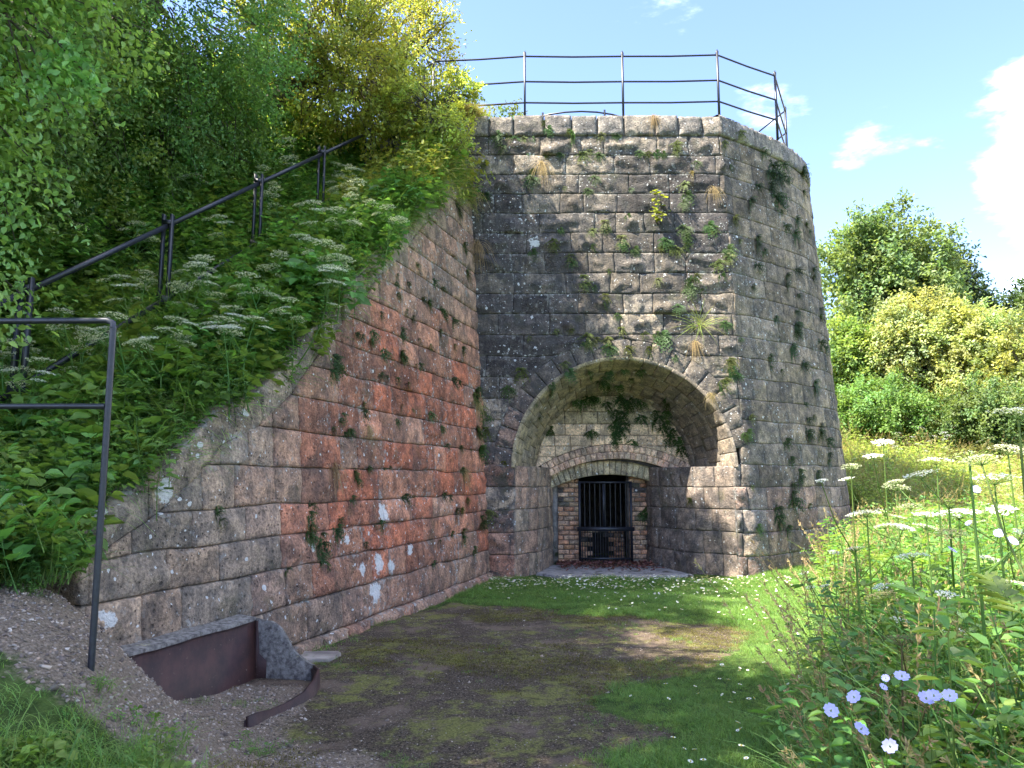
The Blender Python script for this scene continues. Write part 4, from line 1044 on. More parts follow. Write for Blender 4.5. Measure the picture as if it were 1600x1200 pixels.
def scatter(name, P, E, S, protos, mats, kind='stuff', parent=None, label=None, cat=None):
    """one object made of many instances of a few prototype meshes"""
    P = np.asarray(P, np.float32); E = np.asarray(E, np.float32); S = np.asarray(S, np.float32); n = len(P)
    me = bpy.data.meshes.new(name); me.vertices.add(n); me.vertices.foreach_set('co', P.ravel())
    for an, ty, data, key in (('rot', 'FLOAT_VECTOR', E, 'vector'), ('scl', 'FLOAT', S, 'value')):
        a = me.attributes.new(an, ty, 'POINT'); a.data.foreach_set(key, data.ravel())
    a = me.attributes.new('idx', 'INT', 'POINT'); a.data.foreach_set('value', RNG.integers(0, len(protos), n).astype(np.int32)); me.update()
    c = bpy.data.collections.new(name + '_kinds')
    for i, pm in enumerate(protos):
        if not pm.materials: pm.materials.append(mats)
        c.objects.link(bpy.data.objects.new('%s_kind_%02d' % (name, i), pm))
    ng = bpy.data.node_groups.new(name, 'GeometryNodeTree'); ng.interface.new_socket('Geometry', in_out='INPUT', socket_type='NodeSocketGeometry'); ng.interface.new_socket('Geometry', in_out='OUTPUT', socket_type='NodeSocketGeometry')
    gi = ng.nodes.new('NodeGroupInput'); go = ng.nodes.new('NodeGroupOutput'); ip = ng.nodes.new('GeometryNodeInstanceOnPoints'); ci = ng.nodes.new('GeometryNodeCollectionInfo')
    ci.inputs['Collection'].default_value = c; ci.inputs['Separate Children'].default_value = True; ci.inputs['Reset Children'].default_value = True
    ip.inputs['Pick Instance'].default_value = True
    def na(nm, ty):
        q = ng.nodes.new('GeometryNodeInputNamedAttribute'); q.data_type = ty; q.inputs['Name'].default_value = nm; return q.outputs[0]
    ng.links.new(gi.outputs[0], ip.inputs['Points']); ng.links.new(ci.outputs[0], ip.inputs['Instance'])
    ng.links.new(na('idx', 'INT'), ip.inputs['Instance Index']); ng.links.new(na('rot', 'FLOAT_VECTOR'), ip.inputs['Rotation']); ng.links.new(na('scl', 'FLOAT'), ip.inputs['Scale'])
    ng.links.new(ip.outputs[0], go.inputs[0])
    o = link(name, me, None, parent); md = o.modifiers.new('scatter', 'NODES'); md.node_group = ng
    return tag(o, label, cat, kind=kind)

# ------------------------------------------------------------------ ferns and dry tufts rooted in the joints
def z2(l): return [(700 + x/2.286, 50 + y/2.286, s/2.286) for x, y, s in l]
def z3(l): return [(700 + x/2.286, 500 + y/2.286, s/2.286) for x, y, s in l]
def z4(l): return [(100 + x/2.286, 550 + y/2.286, s/2.286) for x, y, s in l]
def z1(l): return [(x/2, y/2, s/2) for x, y, s in l]
F_TOW = z2([(175,370,60),(190,410,45),(240,380,45),(215,372,40),(355,345,50),(340,320,40),(445,370,70),(430,355,50),(480,440,65),(540,440,40),(505,425,35),(270,380,35),(300,378,30),(135,470,45),(300,525,55),(300,495,40),(130,580,40),(415,555,22),(500,565,38),(600,370,32),(545,370,40),(685,430,35),(712,432,35),(740,430,50),(765,432,35),(815,400,45),(815,425,40),(890,465,40),(845,545,50),(850,580,60),(840,610,45),(1010,480,32),(1045,360,50),(985,395,45),(640,655,38),(560,680,60),(565,700,40),(515,710,42),(520,765,42),(375,745,45),(378,765,40),(400,705,32),(435,800,52),(440,820,45),(300,785,50),(620,735,60),(620,755,40),(665,775,42),(775,745,50),(800,770,55),(820,778,40),(930,690,65),(950,700,45),(845,700,55),(848,730,55),(850,760,45),(1020,665,62),(1000,775,60),(1000,805,60),(965,825,50),(975,870,45),(870,890,80),(860,915,60),(885,870,50),(485,875,55),(490,900,45),(575,850,28),(560,940,45),(560,965,35),(520,910,32),(750,885,38),(825,980,45),(990,1040,52),(605,1010,32),(620,1060,45),(495,1085,60),(500,1110,50),(570,1095,50),(575,1125,60),(640,1130,60),(715,1130,55),(765,1085,65),(740,1080,40),(440,1065,32),(385,1065,28),(290,1090,32),(1010,1170,52),(810,1160,32),(1045,1095,28),(760,770,30),(700,1080,35),(530,1095,35),(1300-260,745,25),(655,560,28),(525,520,40),(350,440,35),(400,436,30),(280,440,30)])
F_TOW += z3([(1005,150,50),(1010,175,45),(1025,190,45),(970,225,65),(990,215,50),(260,180,60),(430,185,60),(415,155,40),(215,245,50),(100,250,80),(90,270,60),(110,320,80),(125,340,70),(130,390,60),(115,460,60),(140,690,75),(130,720,50),(200,508,38),(95,820,42),(1070,400,50),(1080,345,42),(1085,595,28),(865,640,42),(1105,740,48),(1060,410,40)])
F_FLK = z2([(1160,480,55),(1150,505,65),(1175,515,60),(1195,475,42),(1190,520,45),(1125,430,38),(1105,550,48),(1080,600,55),(1150,545,45),(1150,565,45),(1170,590,60),(1185,600,50),(1270,485,50),(1265,505,45),(1305,570,45),(1305,600,50),(1270,570,38),(1245,670,38),(1205,695,34),(1240,720,42),(1280,685,34),(1290,715,34),(1325,720,40),(1105,735,35),(1105,760,40),(1130,780,34),(1105,835,36),(1210,870,48),(1210,905,42),(1250,850,42),(1305,850,42),(1305,875,36),(1090,905,32),(1250,940,32),(1245,1000,36),(1330,990,40),(1330,1015,36),(1245,1050,48),(1245,1075,36),(1170,1020,28),(1230,1120,42),(1330,1110,46),(1350,1130,40),(1215,525,34),(1190,640,25)])
F_FLK += z3([(1245,20,55),(1245,40,40),(1230,100,46),(1270,160,46),(1310,225,42),(1310,245,34),(1190,180,38),(1150,170,32),(1285,355,42),(1330,380,42),(1330,400,36),(1285,400,48),(1285,415,42),(1305,345,32),(1355,430,42),(1210,430,42),(1225,495,34),(1255,540,42),(1258,565,42),(1320,545,42),(1322,568,34),(1230,590,50),(1230,620,60),(1232,650,55),(1175,675,50),(1178,705,48),(1182,730,38),(1215,740,34),(1290,660,28),(1150,130,36),(1275,300,26),(1360,480,30),(1358,505,30)])
F_ARC = z3([(490,80,50),(505,185,42),(508,205,36),(575,185,55),(565,205,45),(630,180,42),(690,180,50),(555,225,60),(540,220,50),(575,240,50),(610,235,60),(500,275,75),(480,285,70),(520,280,70),(450,290,60),(565,300,60),(575,320,45),(615,290,80),(610,270,60),(650,290,75),(635,300,70),(690,295,60),(675,285,50),(600,330,70),(625,340,70),(605,360,80),(590,375,60),(625,375,70),(610,395,80),(595,405,50),(690,350,60),(675,355,40),(515,400,65),(500,405,40),(660,435,55),(595,435,45),(365,385,55),(368,400,40),(325,350,42),(370,245,50),(365,265,40),(370,230,36),(775,285,50),(785,300,50),(780,325,55),(740,330,60),(755,350,60),(735,365,50),(775,370,70),(765,390,60),(800,400,70),(790,420,60),(820,430,70),(810,450,60),(830,465,60),(700,690,60),(705,680,50),(655,210,34),(685,195,34),(440,240,25),(315,300,26)])
F_RED = z4([(965,20,80),(975,50,75),(960,70,60),(550,555,60),(545,580,70),(560,600,50),(880,550,60),(880,580,70),(885,620,70),(870,650,70),(890,660,60),(985,600,60),(980,625,60),(970,645,60),(920,655,60),(920,690,70),(918,720,50),(925,750,55),(800,775,50),(795,785,36),(1040,430,55),(1045,455,50),(1030,520,45),(1140,420,50),(1160,415,40),(1090,415,40),(960,275,50),(1020,285,55),(1000,290,40),(995,225,50),(993,240,40),(1070,185,46),(1070,215,50),(1130,80,50),(1150,88,40),(1190,95,36),(1230,112,36),(1270,45,46),(1205,10,50),(1220,20,40),(1205,190,32),(1245,205,26),(1310,222,46),(1350,270,46),(1190,245,36),(1385,100,50),(1410,112,36),(1470,140,60),(1475,160,50),(1480,285,60),(1475,270,50),(1485,345,60),(1240,520,50),(1215,515,50),(1205,522,36),(1355,510,60),(1375,515,40),(1400,565,60),(1420,560,50),(1125,612,50),(1110,620,36),(1075,685,36),(1340,675,32),(1385,645,36),(1465,700,46),(1425,640,46),(1425,665,46),(1320,750,34),(1490,590,46),(1490,615,46),(1440,525,46),(1365,335,30),(1415,342,36),(1450,350,30),(1420,420,46),(1050,720,24),(1020,280,44)])
F_RED += z1([(1050,1120,60),(1045,1150,60),(1240,860,34),(1240,885,34),(1245,920,38),(1255,1030,42),(1258,1050,38),(1190,980,36),(1165,1040,50),(1160,1065,46),(1115,1045,42),(1130,1050,34),(1200,1100,46),(1255,1100,42),(1260,1112,38),(1300,1140,30),(1275,885,38),(1305,825,28),(1308,845,24),(1290,990,30),(1320,935,42),(1340,945,46),(1375,970,44),(1390,985,42),(1415,1000,40),(1375,1035,34),(1420,1080,38),(1355,880,38),(1385,900,28),(1425,640,42),(1435,660,42),(1450,590,50),(1460,615,50),(1515,610,40),(1450,765,42),(1455,785,36),(1460,850,44),(1340,675,30),(1445,1090,36),(1345,1080,30),(1310,1060,24),(1270,970,24)])
bpy.context.view_layer.update()
_stones = [o for o in bpy.data.objects if o.type == 'MESH' and (o.name.split('.')[0] in ('stone_block', 'voussoir', 'soffit_stone', 'jamb_stone', 'cornice_stone', 'coping_stone', 'pale_stone', 'mortar', 'brick', 'chamber'))]
_V, _F, n0 = [], [], 0
for o in _stones:
    me = o.data; mw = np.array(o.matrix_world); co = np.empty(len(me.vertices)*3, np.float32); me.vertices.foreach_get('co', co); co = co.reshape(-1, 3) @ mw[:3, :3].T + mw[:3, 3]
    _V.append(co); _F += [tuple(n0 + i for i in p.vertices) for p in me.polygons]; n0 += len(co)
BVH = BVHTree.FromPolygons(np.concatenate(_V).tolist(), _F)
def cast(u, v):
    d = ray(u, v); hit = BVH.ray_cast(Vector((0, 0, EYE)), d.normalized())
    if hit[0] is None: return None
    n = hit[1]; n = -n if n.dot(d) > 0 else n
    return hit[0], n, (hit[0] - Vector((0, 0, EYE))).dot(Vector((0, math.cos(PITCH), math.sin(PITCH))))
GRN = {'tower': [], 'flank': [], 'arch': [], 'red': []}
def place_tufts(pts, protos, name, label, cat, group, zone=None, rest=.12, k=1.0):
    for (u, v, px) in pts:
        h = cast(u, v)
        if h is None: continue
        p, n, f = h; s = px/FPX*f*.74/rest*k*random.uniform(.85, 1.15)
        o = bpy.data.objects.new(name, random.choice(protos)); COL.objects.link(o)
        nh = Vector((n.x, n.y, 0)); 
        if nh.length < .2: nh = Vector((0, -1, 0))
        o.location = p - n*.012; o.rotation_euler = (n.z*-.6*0 + random.uniform(-.15, .15), 0, math.atan2(nh.y, nh.x) - math.pi/2 + random.uniform(-.4, .4)); o.scale = (s, s*.8, s)
        zn = zone(u, v) if zone else ''
        tag(o, label + zn, cat, group + zn)
def z_tow(u, v):
    if u < 765: return ', in the corner with the red wall' if v < 520 else ', low in the corner with the red wall'
    if v < 262: return ', just under the cornice' + (' at its left end' if u < 900 else ' by the rounded corner' if u > 1050 else ' in the middle')
    if v > 520: return (', along the crown of the arch ring' if u < 1085 and v < 580 else ', left of the arch ring' if u < 900 else ', right of the arch ring')
    row = ', level with the bright seedling' if v < 370 else ', halfway up' if v < 450 else ', a few courses above the arch'
    return row + (', left half' if u < 960 else ', right half' if u > 1060 else ', centre')
def z_flk(u, v):
    return (', in the cluster near the top' if v < 335 else ', in its upper half' if v < 450 else ', in its middle' if v < 600 else ', in its lower half' if v < 745 else ', near the ground') + (' by the outer edge' if u > 1245 else ' by the rounded corner' if u < 1200 else '')
def z_arc(u, v):
    if v > 780: return ', on the right brick pier beside the gate'
    if u > 1015: return ', in the thick curtain right of the pale wall' if v > 650 else ', at the top right of the pale wall'
    if u < 875: return ', on the left side of the arch'
    if v < 612: return ', under the crown of the arch'
    return ', in the hanging mass in the middle of the pale wall' if v < 665 or u > 945 else ', left of the hanging mass'
def z_red(u, v):
    if v < 560: return ', high under the coping' if u < 650 else ', high up towards the tower'
    if u < 360: return ', alone near the sloping coping'
    if u < 560: return ', in the vertical trail left of the white lichens' if v > 770 else ', above the dry grass tuft'
    return (', right of the dry grass tuft' if u < 640 else ', near the inner corner with the tower') + (', low down' if v > 760 else '')
place_tufts(F_TOW, FERN[2:], 'fern', 'small fern on the rough tower front', 'fern', 'fern tufts on the rough tower front', z_tow)
place_tufts(F_FLK, FERN[:2], 'fern', 'dark fern on the tower flank', 'fern', 'dark fern cushions on the tower flank', z_flk, k=1.3)
place_tufts(F_ARC, FERN[:4], 'fern', 'fern in the arched recess', 'fern', 'ferns inside the arched recess', z_arc, k=.8)
place_tufts(F_RED, FERN[:3], 'fern', 'fern tuft on the red wall', 'fern', 'fern tufts on the red wall', z_red)
def one_tuft(u, v, px, protos, name, label, cat, rot=0, k=1., rest=.3, sz=1.):
    h = cast(u, v)
    if h is None: return
    p, n, f = h; s = px/FPX*f/rest*k
    o = bpy.data.objects.new(name, random.choice(protos)); COL.objects.link(o); o.location = p - n*.02
    q = Vector((n.x, n.y, .35 if rot == 0 else rot)).normalized(); o.rotation_euler = (0, 0, math.atan2(n.y, n.x) - math.pi/2) if protos is HANG else q.to_track_quat('Z', 'Y').to_euler(); o.scale = (s, s, s*sz); tag(o, label, cat)
def hang_mesh(seed, n=110, L=.36):
    r = np.random.default_rng(seed); mb = MB(); t = np.linspace(0, 1, 6)
    for i in range(n):
        d = np.array([r.normal(0, .42), r.uniform(.1, .55), r.uniform(-.1, .9)]); l = L*r.uniform(.4, 1.1)
        P = t[:, None]*d*l*.7; P[:, 2] -= l*.95*t**1.9; P += r.normal(0, .012, 3)
        mb.ribbon(P, .0036*np.array([1, 1, .9, .7, .5, .1]), [math.cos(i), 0, math.sin(i)*.3], STRAW*r.uniform(.6, 1.35))
    return mb.mesh('dry_blades')
HANG = [hang_mesh(180 + i) for i in range(3)]
for m_ in HANG: m_.materials.append(M['dry'])
YGR = [grass_mesh('green_blades', 190 + i, 50, .3, .005, .6, .9, (GREEN_L, GOLD), .02) for i in range(2)]
for m_ in YGR: m_.materials.append(M['leaf'])
one_tuft(1021, 182, 34, HANG, 'dry_grass', 'straw coloured grass tuft hanging over the cornice of the tower', 'grass tuft')
one_tuft(1085, 535, 40, HANG, 'dry_grass', 'large pale dry grass tuft above the right side of the arch', 'grass tuft')
one_tuft(1092, 508, 44, YGR, 'green_grass', 'yellow-green grass tuft just above the large pale tuft over the arch', 'grass tuft')
one_tuft(1110, 615, 30, HANG, 'dry_grass', 'small pale grass tuft at the right edge of the arch', 'grass tuft')
one_tuft(846, 255, 42, HANG, 'dry_grass', 'thin reddish dry tuft high on the left of the tower front', 'grass tuft', sz=1.1)
one_tuft(1082, 270, 34, HANG, 'dry_grass', 'small straw tuft below the cornice near the tower corner', 'grass tuft')
one_tuft(1115, 294, 34, HANG, 'dry_grass', 'pinkish dry tuft on the tower front beside the corner', 'grass tuft')
one_tuft(1262, 262, 40, HANG, 'dry_grass', 'grass tuft sticking out from the right edge of the tower near its top', 'grass tuft')
one_tuft(522, 728, 66, HANG, 'dry_grass', 'dry grey grass tuft hanging from the middle of the red wall', 'grass tuft')
one_tuft(575, 665, 36, HANG, 'dry_grass', 'small dry tuft on the upper middle of the red wall', 'grass tuft')
one_tuft(725, 735, 44, HANG, 'dry_grass', 'dry tuft on the red wall near its inner corner', 'grass tuft')
one_tuft(745, 625, 40, HANG, 'dry_grass', 'brown grass tuft in the corner between red wall and tower', 'grass tuft')
one_tuft(745, 380, 60, HANG, 'dry_grass', 'hanging brown roots at the corner high between wall and tower', 'grass tuft')
one_tuft(738, 300, 56, HANG, 'dry_grass', 'dry stalks at the top corner between wall and tower', 'grass tuft')
# the bright young plant in the middle of the tower front
h = cast(1026, 318); p, n, f = h; yb = MB(); r_ = np.random.default_rng(9)
nl = 46; tt = r_.random(nl); Pl = np.c_[r_.normal(0, .07, nl), -.04 - .12*r_.random(nl), .20 - .52*tt]
yb.leaves(Pl, np.c_[r_.normal(0, .8, nl), -.6*np.ones(nl), -.3 + r_.normal(0, .4, nl)], np.c_[r_.normal(0, .3, nl), -.5*np.ones(nl), np.ones(nl)], .12*r_.uniform(.6, 1.1, nl), .10*r_.uniform(.6, 1, nl), np.array([.24, .27, .03])*r_.uniform(.7, 1.3, (nl, 1)), .1)
yb.tube([(0, .02, -.25), (.02, -.06, 0), (0, -.1, .2)], .006, 5, GREEN)
tag(yb.build('sapling', M['leaf'], None, loc=tuple(p)), 'bright yellow-green leafy seedling growing from the middle of the tower front', 'seedling')

# ------------------------------------------------------------------ trees
def crown_mesh(name, seed, centers, radii, nclump, per, cr, L, col, W=.62, shell=.55, droop=.25, cap=None, cut=None, fold=.2):
    """leaf clumps spread through one or more ellipsoids"""
    r = np.random.default_rng(seed); Ps, Ds, Us, Ls, Cs, cc = [], [], [], [], [], []
    wts = np.array([a*b + b*c + a*c for a, b, c in radii], float); wts /= wts.sum()
    for (c, rd, wt) in zip(centers, radii, wts):
        m = int(nclump*wt); d = unit(m, r); rr = shell + (1 - shell)*r.random(m)**.6
        rr = rr*(1 + .28*fbm(d[:, 0]*2.2 + seed, d[:, 1]*2.2, d[:, 2]*2.2, 3))
        cc.append(np.array(c) + d*rr[:, None]*np.array(rd))
    cc = np.concatenate(cc)
    if cut is not None: cc = cc[cut(cc)]
    m = len(cc); ctr = np.mean(centers, 0)
    k = np.repeat(np.arange(m), per); n = len(k); size = (cr*r.uniform(.55, 1.25, m))[k]
    # each clump is a few twigs: leaves sit along short directions
    nt = 5; tw = unit(m*nt, r).reshape(m, nt, 3); out = cc - ctr; out /= np.linalg.norm(out, axis=1)[:, None]
    tw = tw*.9 + out[:, None]*.6; tw[..., 2] -= droop*.6; tw /= np.linalg.norm(tw, axis=2)[..., None]
    ti = r.integers(0, nt, n); t = r.random(n)**.75
    P = cc[k] + tw[k, ti]*(t*size)[:, None] + r.normal(0, 1, (n, 3))*size[:, None]*.13
    P[:, 2] -= droop*size*t**2*.5
    D = tw[k, ti]*.6 + r.normal(0, .7, (n, 3)); U = np.array([0, 0, 1.]) + out[k]*.5 + r.normal(0, .45, (n, 3))
    cv = r.uniform(.72, 1.3, m)[k]*r.uniform(.7, 1.3, n); hv = r.uniform(-.12, .12, m)[k]
    C = np.outer(cv, col)*np.stack([1 + hv*1.5, 1 + hv*.2, 1 - hv], -1)
    LL = L*r.uniform(.55, 1.2, n); mb = MB(); mb.leaves(P, D, U, LL, LL*W, C, fold)
    # twigs
    mt = MB(); sel = r.permutation(m)[:min(m, 420)]
    for i in sel:
        q = cc[i]; s_ = q + (ctr - q)*min(.5, .8/np.linalg.norm(ctr - q)); mt.tube([s_, (s_ + q)/2 + r.normal(0, .05, 3), q + tw[i, 0]*cr*.8], [.015, .009, .004], 3, (.1, .08, .06), cap=False)
    return mb.mesh(name), mt.mesh('branches'), cc
def tree(name, base, parts, label, group=None, trunk_r=.16, limbs=9, cat='tree', mat='leaf', seed=1, branch=True, **kw):
    root = empty(name, base, label, cat, group); base = np.array(base, float)
    cs = [np.array(c) - base for c, _ in parts]; rs = [r for _, r in parts]
    cut = kw.pop('cut', None)
    lm, tm, cc = crown_mesh('crown', seed, cs, rs, cut=(lambda P: cut(P + base)) if cut else None, **kw)
    link('crown', lm, M[mat], root)
    if branch: link('branches', tm, M['bark'], root)
    r = np.random.default_rng(seed + 77); mb = MB(); c0 = np.mean(cs, 0)
    if trunk_r > 0:
        t = np.linspace(0, 1, 7)[:, None]; P = t*c0*np.array([1, 1, 1.05]) + np.sin(t*4)*r.normal(0, .08, 3); P[0, 2] -= .4
        mb.tube(P, trunk_r*np.linspace(1.35, .35, 7), 9)
        for i in range(limbs):
            q = P[2 + i % 4]; e = cc[r.integers(len(cc))]; mid = (q + e)/2 + np.array([0, 0, .25]) + r.normal(0, .1, 3)
            mb.tube([q, (q + mid)/2 + r.normal(0, .06, 3), mid, (mid + e)/2, e], trunk_r*np.array([.45, .36, .25, .16, .06]), 6)
        mb.build('trunk', M['bark'], root, True)
    return root
def bz(x, y): return float(bank_h(x, y))
# keep the stair side of the left trees free: nothing in front of the hand rail
def rail_cut(P):
    y = P[:, 1]; xr = -3.99 + .225*(y - 6.155); zr = 3.13 + .679*(y - 6.155)
    return ~((P[:, 0] > xr - .65 - .28*np.clip(P[:, 2] - zr, 0, 9)*0) & (P[:, 2] < zr + 1.3 - .0*y)) 
LK = dict(nclump=620, per=150, cr=.50, L=.058, shell=.45)
DKG = np.array([.15, .26, .08]); HAW = np.array([.22, .33, .10])
tree('hawthorn_tree', (-4.9, 4.3, bz(-4.9, 4.3)), [((-4.35, 4.7, 5.1), (1.25, 1.4, 2.1)), ((-4.9, 4.6, 6.6), (2.2, 1.8, 1.8))], 'hawthorn with lobed pale green leaves drooping at the upper left edge', seed=21, col=HAW*1.15, **dict(LK, nclump=520, droop=.7, L=.066))
tree('hawthorn_tree', (-6.6, 7.6, bz(-6.6, 7.6)), [((-5.8, 7.9, 7.0), (1.9, 1.9, 2.5)), ((-5.6, 7.6, 10.2), (1.9, 2.0, 2.2)), ((-6.6, 7.9, 5.4), (1.6, 1.8, 2.0))], 'dark green hawthorn behind the second and third posts of the stair railing', seed=22, col=DKG*1.15, cut=rail_cut, **LK)
tree('blackthorn_tree', (-5.9, 10.2, bz(-5.9, 10.2)), [((-4.9, 10.4, 8.0), (1.9, 1.6, 2.6)), ((-5.0, 10.1, 11.2), (1.5, 1.5, 2.0)), ((-5.3, 10.4, 6.6), (1.3, 1.5, 1.8))], 'dense dark thorn tree leaning over the upper stair railing', seed=23, col=DKG*1.15, cut=rail_cut, **LK)
tree('maple_tree', (-4.6, 12.8, bz(-4.6, 12.8)), [((-3.3, 12.6, 9.4), (1.5, 1.5, 2.0)), ((-2.6, 12.9, 8.3), (.95, .9, 1.1))], 'sunlit yellow-green field maple at the top of the bank beside the tower', seed=24, col=np.array([.34, .38, .085]), **dict(LK, nclump=260, per=110, cr=.5, L=.07, shell=.25))
tree('elder_tree', (-3.6, 14.6, 7.8), [((-2.2, 14.2, 9.6), (1.2, 1.2, 1.5)), ((-1.7, 14.0, 10.6), (.5, .5, .7))], 'wispy golden-leaved elder with thin top shoots against the sky, left of the tower railing', seed=25, col=np.array([.42, .42, .11]), **dict(LK, nclump=150, per=70, cr=.45, L=.07, shell=.2))
tree('hawthorn_tree', (-8.8, 5.5, bz(-8.8, 5.5)), [((-8.0, 5.9, 9.0), (3.0, 2.6, 3.2))], 'tall dark tree at the top left corner, behind the drooping hawthorn', seed=26, col=DKG, **dict(LK, nclump=560, per=100, L=.085, cr=.6, shell=.35), )
tree('thorn_thicket', (-6.6, 9.4, bz(-6.6, 9.4)), [((-6.4, 9.2, 5.6), (1.3, 3.6, 2.0)), ((-5.2, 12.3, 7.4), (1.1, 1.6, 1.3))], 'shadowy thorn thicket along the stair, under the taller trees', seed=27, col=DKG*.8, cut=rail_cut, trunk_r=.1, **dict(LK, nclump=420, per=120, L=.06, cr=.45, shell=.2))
tree('hawthorn_tree', (-6.9, 5.4, bz(-6.9, 5.4)), [((-6.5, 5.9, 4.2), (1.2, 1.5, 1.6))], 'low shaded hawthorn bush behind the lowest posts of the stair railing', seed=28, col=DKG*.9, cut=rail_cut, trunk_r=.1, **dict(LK, nclump=260, per=120, L=.055, cr=.4, shell=.2))
# trees that stand beside and behind the photographer on the left and throw the shade
for i, (x, y, z, rx, ry, rz) in enumerate([(-6.4, 1.6, 10.0, 2.6, 2.9, 2.6)]):
    tree('ash_tree', (x - .8, y, max(0, bz(x - .8, y))), [((x, y, z), (rx, ry, rz))], ['broad tree just outside the left edge, above the path railing', 'big tree behind the photographer on the left', 'second tree behind the photographer'][i], seed=31 + i, col=HAW, **dict(LK, nclump=330, per=60, L=.16, cr=.75, shell=.3), branch=False)

def gz(x, y): return float(ground_h(x, y))
# tree and scrub beyond the tower on the right
def far(name, u, y, vtop, wpx, label, seed, col, nparts=5, hfac=1., per=90, ncl=300, L=.20, cat='tree', zb=None, mat='leaf', lim=9, trunk=.2, cr=.9, flat=1., cat2=None):
    x = (u - 800)/1209*y; r = ray(u, vtop); zt = EYE + r.z/r.y*y; base = gz(x, y) if zb is None else zb; w = wpx/1209*y/2; h = zt - base
    rr = np.random.default_rng(seed); parts = [((x, y, base + h*.55), (w*.85, w*.8, h*.42))]
    for k in range(nparts - 1):
        a = rr.uniform(-.9, .9); parts.append(((x + a*w*.72, y + rr.uniform(-.4, .4)*w, base + h*rr.uniform(.38, .74)), (w*.42, w*.42, h*.25)))
    return tree(name, (x, y, base), parts, label, seed=seed, col=col, nclump=ncl, per=per, cr=cr, L=L, shell=.35, trunk_r=trunk, limbs=lim, cat=cat, mat=mat, droop=.15)
far('ash_tree', 1408, 36, 318, 262, 'tall rounded green ash tree behind the tower on the right', 41, np.array([.17, .26, .10]), 6, ncl=560, per=120, L=.20, cr=1.0, trunk=.3)
far('ash_tree', 1497, 40, 372, 96, 'thin open-topped tree at the right side of the big ash', 42, np.array([.05, .085, .045]), 3, ncl=110, per=55, L=.2)
far('hazel_bush', 1345, 27, 492, 110, 'light green bush directly right of the tower flank', 43, np.array([.20, .27, .08]), 4, ncl=260, per=100, L=.13, cat='bush', trunk=.08, cr=.6)
far('elder_bush', 1445, 26, 450, 140, 'tall golden-leaved elder bush left of its neighbour, below the ash', 44, np.array([.32, .33, .15]), 5, ncl=300, per=110, L=.12, cat='bush', trunk=.10, cr=.55)
far('elder_bush', 1530, 25, 470, 170, 'wide golden elder bush with dark shade below, by the right edge', 45, np.array([.31, .33, .14]), 5, ncl=340, per=110, L=.12, cat='bush', trunk=.10, cr=.55)
far('elder_bush', 1625, 23, 498, 150, 'golden-green elder bush cut by the right edge of the view', 46, np.array([.28, .32, .12]), 4, ncl=220, per=100, L=.12, cat='bush', trunk=.10, cr=.55)
far('bramble_bush', 1395, 23, 585, 150, 'low green bramble bush at the edge of the meadow under the golden elder', 47, np.array([.15, .22, .06]), 4, ncl=240, per=100, L=.09, cat='bush', trunk=.05, cr=.45)
far('bramble_bush', 1545, 21.5, 597, 190, 'dark green shrub below the wide golden elder', 48, np.array([.14, .20, .07]), 4, ncl=260, per=100, L=.09, cat='bush', trunk=.05, cr=.45)
far('hazel_bush', 1560, 42, 455, 220, 'distant grey-green trees filling the gap behind the golden elders', 49, np.array([.06, .10, .045]), 4, ncl=220, per=80, L=.2, cat='bush', trunk=.1)
far('birch_tree', 1750, 38, 380, 260, 'broad tree beyond the right edge of the view', 50, np.array([.07, .12, .04]), 4, ncl=240, per=80, L=.22)
for k, (x, y) in enumerate([(-20, 45), (-8, 50), (4, 52), (14, 55), (40, 48), (55, 40), (60, 25)]):
    pass
tree('elder_bush', (-1.25, 12.2, 6.7), [((-1.12, 12.15, 7.25), (.42, .45, .75)), ((-1.0, 12.5, 8.1), (.40, .4, .45)), ((-1.6, 12.3, 7.9), (.5, .5, .6))], 'sunlit yellow-green bush covering the left end of the tower cornice', seed=52, col=np.array([.34, .38, .09]), trunk_r=.03, nclump=110, per=80, cr=.26, L=.06, shell=.2)
# young tree on the far side of the tower top
tree('sycamore_sapling', (-.9, 16.3, 8.0), [((-.25, 16.2, 9.0), (1.0, .8, .75)), ((-1.0, 16.2, 9.5), (.5, .5, .7)), ((.55, 16.3, 8.9), (.5, .5, .5))], 'leafy young tree seen through the left bays of the tower railing', seed=51, col=np.array([.13, .18, .04]), trunk_r=.05, nclump=90, per=80, cr=.3, L=.075, shell=.2)

# ------------------------------------------------------------------ undergrowth on the bank
def rot_up(n, tilt=.15): return np.c_[RNG.normal(0, tilt, n), RNG.normal(0, tilt, n), RNG.uniform(0, 6.283, n)]
BROAD = [broad_mesh(200 + i, 36, .34, .066, .044, [GREEN_D*1.1, GREEN, GREEN, GREEN_L*.85][i], 5) for i in range(4)]
BROADB = [broad_mesh(210 + i, 24, .42, .105, .075, [GREEN, GREEN_L*.8, GREEN_D*1.2][i], 4) for i in range(3)]
TALLG = [grass_mesh('blades', 220 + i, 34, .52, .008, .35, .8, (GREEN, GREEN_L), .06) for i in range(3)]
MIXG = [grass_mesh('blades', 230 + i, 30, .36, .0085, .5, 1., (GREEN_L, STRAW*.6 + GREEN_L*.4), .06) for i in range(3)]
DRYG = [grass_mesh('blades', 240 + i, 44, .42, .0045, .55, 1.5, (STRAW*.55, STRAW), .04) for i in range(3)]
def bank_pts(n, w0, w1, y0=2.2, y1=14.5):
    y = RNG.uniform(y0, y1, n); w = RNG.uniform(w0, w1, n); yy = np.minimum(y, 12.5)
    xb = WP0[0] + WD[0]/WD[1]*(yy - WP0[1]); x = xb - w/WN[0]; z = bank_h(x, y); x = x - WB*np.clip(z, 0, 9)*np.exp(-w)*1.1; return x, y, z, w
x, y, z, w = bank_pts(5600, .2, 5.0); k = (y > 4.6 - .3*w) | (w > .9)
